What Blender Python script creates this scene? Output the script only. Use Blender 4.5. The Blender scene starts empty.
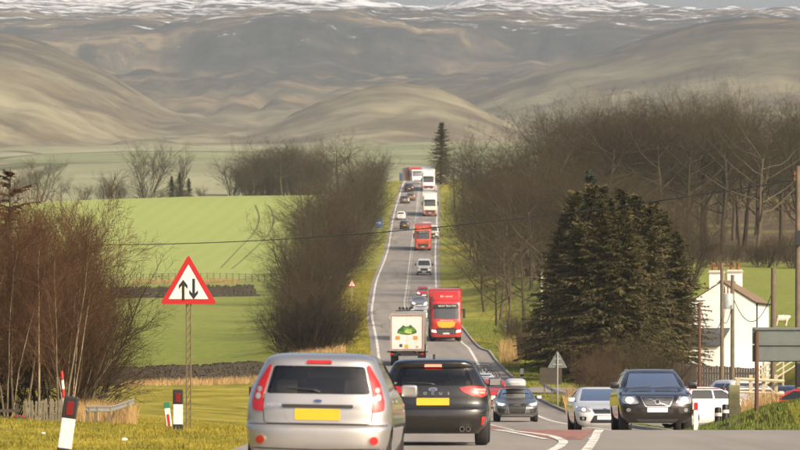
import bpy, bmesh, math, random
import numpy as np
from mathutils import Vector, Matrix, geometry
from mathutils.bvhtree import BVHTree

scene = bpy.context.scene
COL = scene.collection
R = math.radians
random.seed(7)

# ---------------------------------------------------------------- camera
F = 5555.0          # focal length in photograph pixels (photo is 800 wide)
H = 1.10            # camera height over the near road
HV = 382.0          # photo row of eye level
cam_d = bpy.data.cameras.new("camera")
cam = bpy.data.objects.new("camera", cam_d)
COL.objects.link(cam)
cam.location = (0, 0, H)
cam.rotation_euler = (R(90), 0, 0)
cam_d.sensor_width = 36.0
cam_d.lens = F * 36.0 / 800.0
cam_d.shift_y = (HV - 225.0) / 800.0
cam_d.clip_start = 1.0
cam_d.clip_end = 60000.0
cam_d.dof.use_dof = True
cam_d.dof.focus_distance = 150.0
cam_d.dof.aperture_fstop = 7.1
scene.camera = cam

# ---------------------------------------------------------------- sky, sun
SUN_EL, SUN_AZ = R(31), R(138)      # azimuth clockwise from +Y (view direction): right and behind
world = bpy.data.worlds.new("World")
scene.world = world
world.use_nodes = True
wn = world.node_tree
sky = wn.nodes.new("ShaderNodeTexSky")
sky.sky_type = 'NISHITA'
sky.sun_disc = False
sky.sun_elevation = SUN_EL
sky.sun_rotation = SUN_AZ
sky.air_density = 0.7
sky.dust_density = 6.0
sky.ozone_density = 0.0
wn.links.new(sky.outputs[0], wn.nodes["Background"].inputs[0])
wn.nodes["Background"].inputs[1].default_value = 0.135
sun_d = bpy.data.lights.new("sun", 'SUN')
sun_d.energy = 3.3
sun_d.angle = R(5.0)
sun_d.color = (1.0, 0.865, 0.68)
sun = bpy.data.objects.new("sun", sun_d)
COL.objects.link(sun)
sd = Vector((math.sin(SUN_AZ) * math.cos(SUN_EL), math.cos(SUN_AZ) * math.cos(SUN_EL), math.sin(SUN_EL)))
sun.rotation_euler = sd.to_track_quat('Z', 'Y').to_euler()
scene.view_settings.view_transform = 'Standard'
scene.view_settings.look = 'None'
scene.view_settings.exposure = 0.42
scene.view_settings.gamma = 1.0
scene.view_settings.use_curve_mapping = False
scene.cycles.use_denoising = True
scene.cycles.max_bounces = 6
scene.cycles.diffuse_bounces = 2
scene.cycles.glossy_bounces = 3
scene.cycles.transmission_bounces = 4
scene.cycles.volume_bounces = 1
scene.cycles.transparent_max_bounces = 8
scene.cycles.use_adaptive_sampling = True

# ---------------------------------------------------------------- helpers
def at(u, v, Y):
    """world point seen at photo pixel (u, v) at distance Y"""
    return Vector(((u - 400.0) / F * Y, Y, H + (HV - v) / F * Y))

def tag(o, label=None, cat=None, group=None, kind=None):
    if label: o["label"] = label
    if cat: o["category"] = cat
    if group: o["group"] = group
    if kind: o["kind"] = kind
    return o

def empty(name, loc=(0, 0, 0), rz=0.0, label=None, cat=None, group=None):
    o = bpy.data.objects.new(name, None)
    COL.objects.link(o)
    o.location = loc
    o.rotation_euler = (0, 0, rz)
    o.empty_display_size = 0.2
    return tag(o, label, cat, group)

def link(name, me, mat=None, parent=None, loc=None):
    o = bpy.data.objects.new(name, me)
    COL.objects.link(o)
    if mat is not None and len(me.materials) == 0:
        me.materials.append(mat)
    if parent is not None: o.parent = parent
    if loc is not None: o.location = loc
    return o

def copy_tree(o, parent=None):
    c = o.copy()
    COL.objects.link(c)
    c.parent = parent
    for ch in list(o.children):
        copy_tree(ch, c)
    return c

def np_mesh(name, verts, faces):
    """verts (n,3), faces (m,k) arrays -> mesh, fast"""
    me = bpy.data.meshes.new(name)
    verts = np.asarray(verts, dtype=np.float32)
    faces = np.asarray(faces, dtype=np.int32)
    k = faces.shape[1]
    me.vertices.add(len(verts))
    me.vertices.foreach_set("co", verts.ravel())
    me.loops.add(faces.size)
    me.loops.foreach_set("vertex_index", faces.ravel())
    me.polygons.add(len(faces))
    me.polygons.foreach_set("loop_start", np.arange(0, faces.size, k, dtype=np.int32))
    me.polygons.foreach_set("loop_total", np.full(len(faces), k, dtype=np.int32))
    me.update(calc_edges=True)
    return me

def smooth(me, on=True):
    me.polygons.foreach_set("use_smooth", [on] * len(me.polygons))
    me.update()
    return me

class MB:
    """collects boxes, prisms, tubes into one mesh"""
    def __init__(self): self.v, self.f = [], []
    def quad(self, a, b, c, d):
        n = len(self.v); self.v += [tuple(a), tuple(b), tuple(c), tuple(d)]; self.f.append((n, n+1, n+2, n+3)); return self
    def box(self, c, s, M=None):
        n = len(self.v)
        for dz in (-.5, .5):
            for dx, dy in ((-.5, -.5), (.5, -.5), (.5, .5), (-.5, .5)):
                p = Vector((dx*s[0], dy*s[1], dz*s[2]))
                if M is not None: p = M @ p
                self.v.append((c[0]+p.x, c[1]+p.y, c[2]+p.z))
        self.f += [(n+3, n+2, n+1, n), (n+4, n+5, n+6, n+7), (n, n+1, n+5, n+4), (n+1, n+2, n+6, n+5), (n+2, n+3, n+7, n+6), (n+3, n, n+4, n+7)]
        return self
    def tube(self, pts, r, n=8, caps=True):
        pts = [Vector(p) for p in pts]
        rs = r if isinstance(r, (list, tuple)) else [r]*len(pts)
        base = len(self.v)
        for i, p in enumerate(pts):
            d = (pts[min(i+1, len(pts)-1)] - pts[max(i-1, 0)])
            if d.length < 1e-9: d = Vector((0, 0, 1))
            d.normalize()
            ref = Vector((0, 0, 1)) if abs(d.z) < .9 else Vector((1, 0, 0))
            a = d.cross(ref).normalized(); b = a.cross(d)
            for k in range(n):
                t = 2*math.pi*k/n
                q = p + (a*math.cos(t) + b*math.sin(t))*rs[i]
                self.v.append(tuple(q))
        for i in range(len(pts)-1):
            for k in range(n):
                a0 = base+i*n+k; a1 = base+i*n+(k+1) % n
                self.f.append((a0, a1, a1+n, a0+n))
        if caps:
            self.f.append(tuple(base+k for k in range(n))[::-1])
            self.f.append(tuple(base+(len(pts)-1)*n+k for k in range(n)))
        return self
    def prism(self, poly, axis, d0, d1):
        """poly of 2D points extruded along axis 'x','y' or 'z' from d0 to d1"""
        def P(a, b, d): return {'x': (d, a, b), 'y': (a, d, b), 'z': (a, b, d)}[axis]
        n = len(self.v); k = len(poly)
        self.v += [P(a, b, d0) for a, b in poly] + [P(a, b, d1) for a, b in poly]
        self.f.append(tuple(range(n, n+k))); self.f.append(tuple(range(n+2*k-1, n+k-1, -1)))
        for i in range(k):
            j = (i+1) % k
            self.f.append((n+j, n+i, n+k+i, n+k+j))
        return self
    def lathe(self, prof, c=(0, 0, 0), axis='x', n=24):
        """prof of (radius, along) revolved about axis through c"""
        base = len(self.v); m = len(prof)
        for k in range(n):
            t = 2*math.pi*k/n
            for r, a in prof:
                x, y = r*math.cos(t), r*math.sin(t)
                q = {'x': (a, x, y), 'y': (x, a, y), 'z': (x, y, a)}[axis]
                self.v.append((c[0]+q[0], c[1]+q[1], c[2]+q[2]))
        for k in range(n):
            for i in range(m-1):
                a0 = base+k*m+i; b0 = base+((k+1) % n)*m+i
                self.f.append((a0, b0, b0+1, a0+1))
        return self
    def mesh(self, name, recalc=True, bevel=0.0, sm=None):
        me = bpy.data.meshes.new(name)
        me.from_pydata(self.v, [], self.f)
        if recalc or bevel or sm:
            bm = bmesh.new(); bm.from_mesh(me)
            if bevel:
                bmesh.ops.bevel(bm, geom=list(bm.edges), offset=bevel, segments=2, affect='EDGES', profile=.6)
            bmesh.ops.recalc_face_normals(bm, faces=list(bm.faces))
            if sm: set_smooth(bm, sm)
            bm.to_mesh(me); bm.free()
        return me
    def build(self, name, mat, parent=None, bevel=0.0, sm=None, loc=None):
        return link(name, self.mesh(name, True, bevel, sm), mat, parent, loc)

def set_smooth(bm, deg):
    lim = R(deg)
    for f in bm.faces: f.smooth = True
    for e in bm.edges:
        if len(e.link_faces) == 2:
            e.smooth = e.calc_face_angle(0.0) < lim
        else: e.smooth = True

def pchip(xs, ys):
    xs = np.array(xs, float); ys = np.array(ys, float)
    h = np.diff(xs); d = np.diff(ys)/h
    m = np.zeros(len(xs)); m[0], m[-1] = d[0], d[-1]
    for i in range(1, len(xs)-1):
        if d[i-1]*d[i] > 0:
            w1 = 2*h[i]+h[i-1]; w2 = h[i]+2*h[i-1]
            m[i] = (w1+w2)/(w1/d[i-1]+w2/d[i])
    def f(x):
        x = np.clip(np.asarray(x, float), xs[0], xs[-1])
        i = np.clip(np.searchsorted(xs, x, side='right')-1, 0, len(xs)-2)
        t = (x-xs[i])/h[i]
        return (ys[i]*(1+2*t)*(1-t)**2 + m[i]*h[i]*t*(1-t)**2 + ys[i+1]*t*t*(3-2*t) + m[i+1]*h[i]*t*t*(t-1))
    return f

def sstep(a, b, x):
    t = np.clip((np.asarray(x, float)-a)/(b-a), 0, 1)
    return t*t*(3-2*t)

_rs = np.random.RandomState(3)
_perm = _rs.rand(256, 256)
def vnoise(x, y):
    x = np.asarray(x, float); y = np.asarray(y, float)
    xi = np.floor(x).astype(int); yi = np.floor(y).astype(int)
    fx = x-xi; fy = y-yi
    fx = fx*fx*fx*(fx*(fx*6-15)+10); fy = fy*fy*fy*(fy*(fy*6-15)+10)
    g = lambda a, b: _perm[a & 255, b & 255]
    return (g(xi, yi)*(1-fx)+g(xi+1, yi)*fx)*(1-fy)+(g(xi, yi+1)*(1-fx)+g(xi+1, yi+1)*fx)*fy
def fbm(x, y, o=4, gain=.5):
    s = 0; a = 1; t = 0
    for k in range(o):
        s = s+a*(vnoise(x*2**k+17.3*k, y*2**k+9.1*k)-.5); t += a; a *= gain
    return s/t*2

# ---------------------------------------------------------------- materials
class Mat:
    def __init__(self, name):
        self.m = bpy.data.materials.new(name); self.m.use_nodes = True
        self.nt = self.m.node_tree; self.b = self.nt.nodes["Principled BSDF"]
    def n(self, t, **kw):
        nd = self.nt.nodes.new(t)
        for k, v in kw.items():
            if k.startswith("i_"): nd.inputs[k[2:].replace("_", " ")].default_value = v
            else: setattr(nd, k, v)
        return nd
    def l(self, a, b): self.nt.links.new(a, b)
    def coord(self, kind="Object"):
        return self.n("ShaderNodeTexCoord").outputs[kind]
    def pos(self): return self.n("ShaderNodeNewGeometry").outputs["Position"]
    def noise(self, scale, detail=4, rough=.55, vec=None, stretch=None):
        nd = self.n("ShaderNodeTexNoise"); nd.inputs["Scale"].default_value = scale
        nd.inputs["Detail"].default_value = detail; nd.inputs["Roughness"].default_value = rough
        vec = vec if vec is not None else self.pos()
        if stretch:
            mp = self.n("ShaderNodeMapping"); mp.inputs["Scale"].default_value = stretch
            self.l(vec, mp.inputs["Vector"]); vec = mp.outputs[0]
        self.l(vec, nd.inputs["Vector"])
        return nd.outputs["Fac"]
    def ramp(self, fac, stops):
        nd = self.n("ShaderNodeValToRGB")
        el = nd.color_ramp.elements
        while len(el) < len(stops): el.new(.5)
        for e, (p, c) in zip(el, stops):
            e.position = p; e.color = (*c, 1) if len(c) == 3 else c
        self.l(fac, nd.inputs[0])
        return nd.outputs[0]
    def mix(self, fac, a, b, mode='MIX'):
        nd = self.n("ShaderNodeMix", data_type='RGBA', blend_type=mode)
        for val, s in ((fac, nd.inputs[0]), (a, nd.inputs[6]), (b, nd.inputs[7])):
            if isinstance(val, (int, float)): s.default_value = val
            elif isinstance(val, tuple): s.default_value = (*val, 1)
            else: self.l(val, s)
        return nd.outputs[2]
    def math(self, op, a, b=None, clamp=False):
        nd = self.n("ShaderNodeMath", operation=op, use_clamp=clamp)
        for val, s in ((a, nd.inputs[0]), (b, nd.inputs[1])):
            if val is None: continue
            if isinstance(val, (int, float)): s.default_value = val
            else: self.l(val, s)
        return nd.outputs[0]
    def sep(self, vec):
        nd = self.n("ShaderNodeSeparateXYZ"); self.l(vec, nd.inputs[0]); return nd.outputs
    def mr(self, v, a, b, c=0., d=1.):
        nd = self.n("ShaderNodeMapRange"); self.l(v, nd.inputs[0])
        for i, x in enumerate((a, b, c, d)): nd.inputs[i+1].default_value = x
        return nd.outputs[0]
    def color(self, c):
        if isinstance(c, tuple): self.b.inputs["Base Color"].default_value = (*c, 1)
        else: self.l(c, self.b.inputs["Base Color"])
        return self
    def set(self, **kw):
        for k, v in kw.items(): self.b.inputs[k.replace("_", " ")].default_value = v
        return self
    def bump(self, h, strength=.3, dist=.02):
        nd = self.n("ShaderNodeBump"); nd.inputs["Strength"].default_value = strength; nd.inputs["Distance"].default_value = dist
        self.l(h, nd.inputs["Height"]); self.l(nd.outputs[0], self.b.inputs["Normal"]); return self

def lerp(a, b, t): return tuple(x+(y-x)*t for x, y in zip(a, b))

def simple(name, c, rough=.6, metal=0., var=.15, scale=6., coat=0., spec=.5):
    """plain surface with faint dirt variation"""
    M = Mat(name)
    nf = M.noise(scale, 5, .6, M.coord())
    M.color(M.ramp(nf, [(.25, tuple(x*(1-var) for x in c)), (.75, tuple(min(1, x*(1+var*.5)) for x in c))]))
    M.set(Roughness=rough, Metallic=metal)
    M.b.inputs["Coat Weight"].default_value = coat
    M.b.inputs["Coat Roughness"].default_value = .06
    M.b.inputs["Specular IOR Level"].default_value = spec
    return M.m

def rnd_hue(M, base_sock, amt=.25):
    """per-object brightness variation"""
    oi = M.n("ShaderNodeObjectInfo")
    v = M.mr(oi.outputs["Random"], 0, 1, 1-amt, 1+amt)
    hs = M.n("ShaderNodeHueSaturation"); M.l(v, hs.inputs["Value"]); M.l(base_sock, hs.inputs["Color"])
    return hs.outputs[0]
# ================================================================ land
roadZ = pchip([-60, 30, 64, 91, 112, 125, 141, 179, 215, 236, 263, 300, 340, 383, 444, 604, 677, 855, 992, 1068, 1134, 1180, 1300, 1500, 1700],
              [-.5, -.14, -.02, .055, .10, .02, -.26, -.555, -.60, -.60, -.45, .05, 1.0, 2.2, 4.3, 9.5, 12.6, 21.5, 31, 36.7, 41.8, 43.6, 42.5, 38, 34])
lineL = pchip([-60, 30, 84, 141, 200, 263, 340, 383, 425, 604, 677, 855, 992, 1134, 1700], [-2.8, -2.5, -2.1, -1.7, -1.3, -1.1, -1.2, -1.4, -1.7, -3.0, -3.05, -1.85, -1.07, .8, 9])
lineC = pchip([215, 263, 340, 425, 604, 677, 855, 992, 1134, 1700], [3.1, 2.6, 2.1, 1.8, .49, .8, 1.7, 2.86, 4.1, 12.3])
lineR = pchip([-60, 120, 141, 179, 215, 263, 370, 425, 444, 604, 677, 855, 992, 1134, 1700], [8.8, 8.6, 8.4, 7.9, 6.9, 6.4, 5.53, 5.3, 4.92, 4.0, 4.4, 5.46, 6.6, 7.35, 15.6])
edgeL = lambda Y: lineL(Y) - .55
edgeR = pchip([-60, 110, 150, 179, 215, 265, 312, 353, 395, 418, 424, 490, 604, 677, 855, 992, 1134, 1700], [9.2, 9.1, 9.0, 8.8, 8.5, 8.1, 7.5, 7.1, 6.75, 6.6, 6.1, 5.5, 4.75, 5.0, 6.1, 7.2, 7.95, 16.2])

offL = pchip([-60, 60, 120, 170, 230, 300, 360, 450, 700, 850, 1000, 1150, 1300, 1500, 1700], [.1, .12, .25, .35, .4, .1, -.65, -1.8, -2.1, -4.6, -4.6, -2.9, -4, -5, -6])
offR = pchip([-60, 100, 200, 300, 370, 450, 520, 600, 720, 900, 1100, 1300, 1700], [.0, .05, .1, -.5, -1.6, .2, 1.6, 3.0, 4.2, 4.0, 2.0, 1.0, -2])

def ground(X, Y):
    X = np.asarray(X, float); Y = np.asarray(Y, float)
    z = roadZ(Y)
    el, er = edgeL(Y), edgeR(Y)
    dl = el-X; dr = X-er
    wl = sstep(.2, 9 + Y*.008, dl); wr = sstep(.6, 12 + Y*.01, dr)
    z = z + offL(Y)*wl + offR(Y)*wr
    # gentle fall of the left field away from the road, and undulation
    z = z - np.where(dl > 0, (np.maximum(dl-12, 0)**1.15)*.012*sstep(500, 1100, Y), 0)
    und = fbm(X*.02+4, Y*.006, 3)*np.clip(Y/700, 0, 1)
    z = z + und*(wl+wr)*.8
    z = z + fbm(X*.6, Y*.35, 3)*.07*np.clip(wl*2+wr*2, 0, 1)*sstep(900, 200, Y)
    # grassed mound beside the junction
    mound = sstep(126.5, 133, Y)*sstep(172, 150, Y)*sstep(6.4, 10.0, X)*.80
    z = z + np.where(dr > -3, mound, 0)
    return z

def gz(X, Y): return float(ground(X, Y))

def near_rows():
    r = list(np.arange(-30, 60, 4.)) + list(np.arange(60, 190, 1.5)) + list(np.arange(190, 520, 4.)) + list(np.arange(520, 1250, 8.)) + list(np.arange(1250, 1701, 15.))
    return np.array(r)
ROWS = near_rows()

def strip(name, xl, xr, dz, rows, mat, n=8):
    """sheet between two X(Y) curves lying dz above the road profile"""
    T = np.linspace(0, 1, n+1)
    L, Rr = np.asarray(xl(rows), float)+0*rows, np.asarray(xr(rows), float)+0*rows
    X = L[:, None]+(Rr-L)[:, None]*T[None, :]
    Y = np.repeat(rows[:, None], n+1, 1)
    Z = roadZ(Y)+dz
    V = np.stack([X, Y, Z], -1).reshape(-1, 3)
    nr, nc = X.shape
    i, j = np.meshgrid(np.arange(nr-1), np.arange(nc-1), indexing='ij')
    a = (i*nc+j).ravel()
    Fc = np.stack([a, a+1, a+nc+1, a+nc], -1)
    me = smooth(np_mesh(name, V, Fc))
    return link(name, me, mat)

# --- grass / field material
M = Mat("pasture")
P = M.pos()
n1 = M.noise(.035, 5, .6, P); n2 = M.noise(1.3, 6, .65, P, (1, .35, 1)); n3 = M.noise(.35, 4, .6, P, (1, .3, 1))
green = M.ramp(n2, [(.25, (.105, .135, .018)), (.55, (.185, .215, .032)), (.8, (.27, .275, .055))])
n6 = M.noise(.11, 5, .6, P, (1, .5, 1))
green = M.mix(M.mr(n6, .50, .66, 0, .55), green, (.19, .155, .045))
far = M.ramp(n1, [(.3, (.21, .245, .06)), (.7, (.29, .31, .09))])
S = M.sep(P)
fy = M.mr(S[1], 420, 760)
base = M.mix(fy, green, M.mix(.3, far, green))
# rough yellow verge near the road and close by
dry = M.ramp(n3, [(.30, (.125, .115, .014)), (.50, (.25, .215, .022)), (.70, (.38, .31, .05))])
near = M.mr(S[1], 335, 362, 1, 0)
c = M.mix(near, base, dry)
ax = M.math('ABSOLUTE', M.math('SUBTRACT', S[0], 1.5))
vg = M.math('MULTIPLY', M.mr(ax, 9, 15, 1, 0), M.mr(n3, .35, .6))
c = M.mix(M.math('MULTIPLY', vg, .75), c, dry)
# bright green winter cereal on the ridge left of the road, faint drill lines
wv = M.n("ShaderNodeTexWave"); wv.inputs["Scale"].default_value = .09; wv.inputs["Distortion"].default_value = 1.5
mp = M.n("ShaderNodeMapping"); mp.inputs["Rotation"].default_value = (0, 0, .05); M.l(P, mp.inputs[0]); M.l(mp.outputs[0], wv.inputs[0])
cer = M.mix(M.math('MULTIPLY', wv.outputs["Fac"], .25), (.29, .34, .095), (.38, .41, .145))
cm = M.math('MULTIPLY', M.mr(S[1], 848, 856), M.mr(S[0], -9, -13))
c = M.mix(cm, c, cer)
# leaf litter under the wood
wd = M.math('MULTIPLY', M.math('MULTIPLY', M.mr(S[1], 655, 672), M.mr(S[0], 11, 15)), M.mr(n1, .30, .48))
c = M.mix(wd, c, M.ramp(n2, [(.3, (.06, .042, .024)), (.7, (.15, .105, .055))]))
M.color(c).set(Roughness=.95)
M.b.inputs["Specular IOR Level"].default_value = .15
M.bump(n2, .5, .06)
MAT_GRASS = M.m

# --- ground sheet
def build_ground():
    rows = ROWS
    t = np.arange(0, 71)/70.
    V = []; ncol = None
    for y in rows:
        el, er = float(edgeL(y)), float(edgeR(y))
        emax = 90+.22*max(y, 0)
        e = emax*(np.exp(4.6*t)-1)/(math.exp(4.6)-1)
        xs = np.concatenate([(el-e)[::-1], [el+.25, (el+er)/2, er-.25], er+e])
        z = ground(xs, np.full_like(xs, y))
        n = len(e)
        z[n:n+3] = roadZ(y)-.10
        z[n-1] = roadZ(y)-.02; z[n+3] = roadZ(y)-.02
        # side road mouth is flat and low
        V.append(np.stack([xs, np.full_like(xs, y), z], -1)); ncol = len(xs)
    V = np.concatenate(V)
    i, j = np.meshgrid(np.arange(len(rows)-1), np.arange(ncol-1), indexing='ij')
    a = (i*ncol+j).ravel()
    Fc = np.stack([a, a+1, a+ncol+1, a+ncol], -1)
    me = smooth(np_mesh("ground", V, Fc))
    return tag(link("ground", me, MAT_GRASS), kind="structure")
build_ground()

# --- asphalt
def asphalt(name, c):
    M = Mat(name)
    P = M.pos()
    a = M.noise(.5, 5, .6, P, (1, .12, 1)); g = M.noise(40, 3, .7, P); tr = M.noise(1.1, 3, .5, P, (1, .01, 1))
    col = M.ramp(a, [(.25, tuple(x*.78 for x in c)), (.6, c), (.85, tuple(x*1.22 for x in c))])
    col = M.mix(M.math('MULTIPLY', M.mr(tr, .50, .66), .55), col, tuple(x*.62 for x in c))
    col = M.mix(.18, col, M.ramp(g, [(.3, (.03, .03, .03)), (.7, (.35, .33, .3))]))
    M.color(col).set(Roughness=.82); M.bump(g, .25, .008)
    M.b.inputs["Specular IOR Level"].default_value = .35
    return M.m
MAT_ASPH = asphalt("asphalt", (.30, .27, .232))
road = tag(strip("road", edgeL, edgeR, 0., ROWS, MAT_ASPH, 10), kind="structure")

# side road mouth, right of the main road in the foreground
rows = np.array([y for y in ROWS if -30 <= y <= 126.5]+[126.5])
sr = tag(strip("side_road", lambda Y: edgeR(Y)-.05, lambda Y: edgeR(Y)*0+45, .006, rows, MAT_ASPH, 12), kind="structure")
def conform(x, y): return gz(x, y)
for v in sr.data.vertices:
    v.co.z = max(v.co.z, gz(v.co.x, v.co.y)+.03)

# car park in front of the house, and the access lane by the far sign
def sheet(name, x0, x1, y0, y1, mat, dz=.05, nx=16, ny=16, fn=None):
    xs = np.linspace(x0, x1, nx+1); ys = np.linspace(y0, y1, ny+1)
    X, Y = np.meshgrid(xs, ys)
    Z = ground(X, Y)+dz
    V = np.stack([X, Y, Z], -1).reshape(-1, 3)
    i, j = np.meshgrid(np.arange(ny), np.arange(nx), indexing='ij')
    a = (i*(nx+1)+j).ravel()
    return link(name, smooth(np_mesh(name, V, np.stack([a, a+1, a+nx+2, a+nx+1], -1))), mat)
tag(sheet("parking_area", 9.6, 40, 172, 262, MAT_ASPH, .05, 30, 60), kind="structure")
tag(sheet("access_lane", 6.9, 26, 318, 330, MAT_ASPH, .06, 20, 10), kind="structure")

# --- painted lines
def paint(name, c):
    M = Mat(name); P = M.pos()
    w = M.noise(3.5, 5, .7, P, (1, .3, 1))
    col = M.ramp(w, [(.36, tuple(x*.35 for x in c)), (.50, c), (.8, tuple(min(1, x*1.06) for x in c))])
    M.color(col).set(Roughness=.7); return M.m
MAT_WHITE = paint("road_paint", (.74, .71, .63))
MAT_RED = paint("red_surfacing", (.32, .15, .11))
far_rows = ROWS[ROWS >= 60]
def line(name, f, w0, rows, mat=None, dz=.006, grow=0.):
    wf = lambda Y: (w0+grow*np.asarray(Y, float))/2
    return tag(strip(name, lambda Y: f(Y)-wf(Y), lambda Y: f(Y)+wf(Y), dz, rows, mat or MAT_WHITE, 1), kind="structure")
line("edge_line", lineL, .15, far_rows, grow=.0001)
line("edge_line", lineR, .15, ROWS[ROWS >= 142], grow=.0001)
def dashes(f, y0, y1, on, off, w, name="centre_line"):
    V = []; Fc = []
    y = y0
    while y < y1:
        ys = np.linspace(y, min(y+on, y1), 3)
        for k, yy in enumerate(ys):
            x = float(f(yy)); z = float(roadZ(yy))+.006
            V += [(x-w/2, yy, z), (x+w/2, yy, z)]
        n = len(V)-6
        Fc += [(n, n+1, n+3, n+2), (n+2, n+3, n+5, n+4)]
        y += on+off
    me = np_mesh(name, V, Fc)
    return tag(link(name, me, MAT_WHITE), kind="structure")
dashes(lineC, 300, 1150, 6, 3, .17)
dashes(lambda Y: lineC(Y)+.30, 430, 1150, 3, 6, .12)
# painted island nose with red surfacing (ghost island before the junction)
islL = pchip([96, 108, 118, 130, 160, 200, 240, 300], [2.7, 2.3, 2.0, 2.1, 2.2, 2.35, 2.5, 2.3])
islR = pchip([96, 108, 118, 130, 160, 200, 240, 300], [3.25, 3.85, 4.25, 4.4, 4.4, 3.9, 3.3, 2.5])
irows = np.array([y for y in ROWS if 99 <= y <= 300])
tag(strip("red_island_surfacing", lambda Y: islL(Y)+.15, lambda Y: islR(Y)-.15, .005, irows, MAT_RED, 4), kind="structure")
line("island_line", islL, .14, irows, dz=.009)
line("island_line", islR, .11, irows, dz=.009)
# curved white lines bounding the nose of the island
def curve_line(pts, w, name="island_line", dz=.010):
    pts = [Vector((x, y, 0)) for x, y in pts]
    dense = []
    for a, b in zip(pts, pts[1:]):
        for k in range(8): dense.append(a.lerp(b, k/8))
    dense.append(pts[-1])
    for _ in range(6):
        dense = [dense[0]]+[(dense[i-1]+dense[i]*2+dense[i+1])/4 for i in range(1, len(dense)-1)]+[dense[-1]]
    V = []
    for i, p in enumerate(dense):
        d = (dense[min(i+1, len(dense)-1)]-dense[max(i-1, 0)]).normalized()
        nrm = Vector((-d.y, d.x, 0))*w/2
        for q in (p-nrm, p+nrm): V.append((q.x, q.y, float(roadZ(q.y))+dz))
    Fc = [(2*i, 2*i+1, 2*i+3, 2*i+2) for i in range(len(dense)-1)]
    me = np_mesh(name, V, Fc)
    o = tag(link(name, me, MAT_WHITE), kind="structure")
    bm = bmesh.new(); bm.from_mesh(me); bmesh.ops.recalc_face_normals(bm, faces=bm.faces[:]); bm.to_mesh(me); bm.free()
    return o
curve_line([(2.0, 121), (2.35, 112), (2.85, 104), (2.85, 96), (2.5, 88), (1.7, 76), (.9, 62)], .16)
curve_line([(4.35, 121), (3.9, 110), (3.55, 101), (3.2, 93), (2.8, 84), (2.3, 74), (1.6, 62)], .16)

# --- tractor tramlines in the cereal field
def ray_ground(u, v, y0, y1):
    Ys = np.linspace(y0, y1, 1500); z = ground((u-400)/F*Ys, Ys); s = H+(HV-v)/F*Ys
    k = np.argmax(z >= s); return ((u-400)/F*Ys[k], Ys[k])
M = Mat("bare_soil_track"); M.color(M.ramp(M.noise(.8, 4, .6), [(.3, (.085, .070, .034)), (.7, (.17, .15, .06))])).set(Roughness=.95); MAT_TRACK = M.m
for pts in ([(221, 268), (236, 252), (252, 236), (262, 222), (258, 210), (255, 205)], [(232, 269), (250, 254), (267, 238), (277, 222), (272, 210), (268, 205)]):
    q = [ray_ground(u, v, 850, 1170) for u, v in pts]
    for off in (0.,):
        V = []; Fc = []; D = []
        for a, b in zip(q, q[1:]):
            for k in range(10): D.append((a[0]+(b[0]-a[0])*k/10, a[1]+(b[1]-a[1])*k/10))
        for _ in range(60): D = [D[0]]+[((D[i-1][0]+2*D[i][0]+D[i+1][0])/4, (D[i-1][1]+2*D[i][1]+D[i+1][1])/4) for i in range(1, len(D)-1)]+[D[-1]]
        for x, y in D: V += [(x-.10, y, gz(x-.10, y)+.10), (x+.10, y, gz(x+.10, y)+.10)]
        Fc = [(2*i, 2*i+1, 2*i+3, 2*i+2) for i in range(len(D)-1)]
        tag(link("tractor_track", np_mesh("tractor_track", V, Fc), MAT_TRACK), kind="structure")

# --- kerbs
MAT_KERB = simple("kerb_stone", (.33, .30, .26), .85, var=.3, scale=2.)
def kerb(f, y0, y1, w=.16, h=.11, side=1, name="kerb"):
    t = empty(name, (0, 0, 0)); tag(t, kind="structure")
    ys = np.array([y for y in ROWS if y0 <= y <= y1]); mb = MB()
    step = 1
    for a, b in zip(ys, ys[1:]):
        xa, xb = float(f(a)), float(f(b)); za, zb = float(roadZ(a)), float(roadZ(b))
        n = len(mb.v)
        for (x, y, z) in ((xa, a+.03, za), (xb, b-.03, zb)):
            mb.v += [(x, y, z-.1), (x, y, z+h-.02), (x+.02*side, y, z+h), (x+w*side, y, z+h), (x+w*side, y, z-.1)]
        for k in range(4): mb.f.append((n+k, n+k+1, n+k+6, n+k+5))
        mb.f.append((n, n+1, n+2, n+3, n+4)); mb.f.append((n+9, n+8, n+7, n+6, n+5))
    o = link("kerb_stones", mb.mesh("kerb_stones"), MAT_KERB, t); o["kind"] = "stuff"
    return t
kerb(edgeR, 330, 600)
kerb(edgeR, 142, 312)

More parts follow.
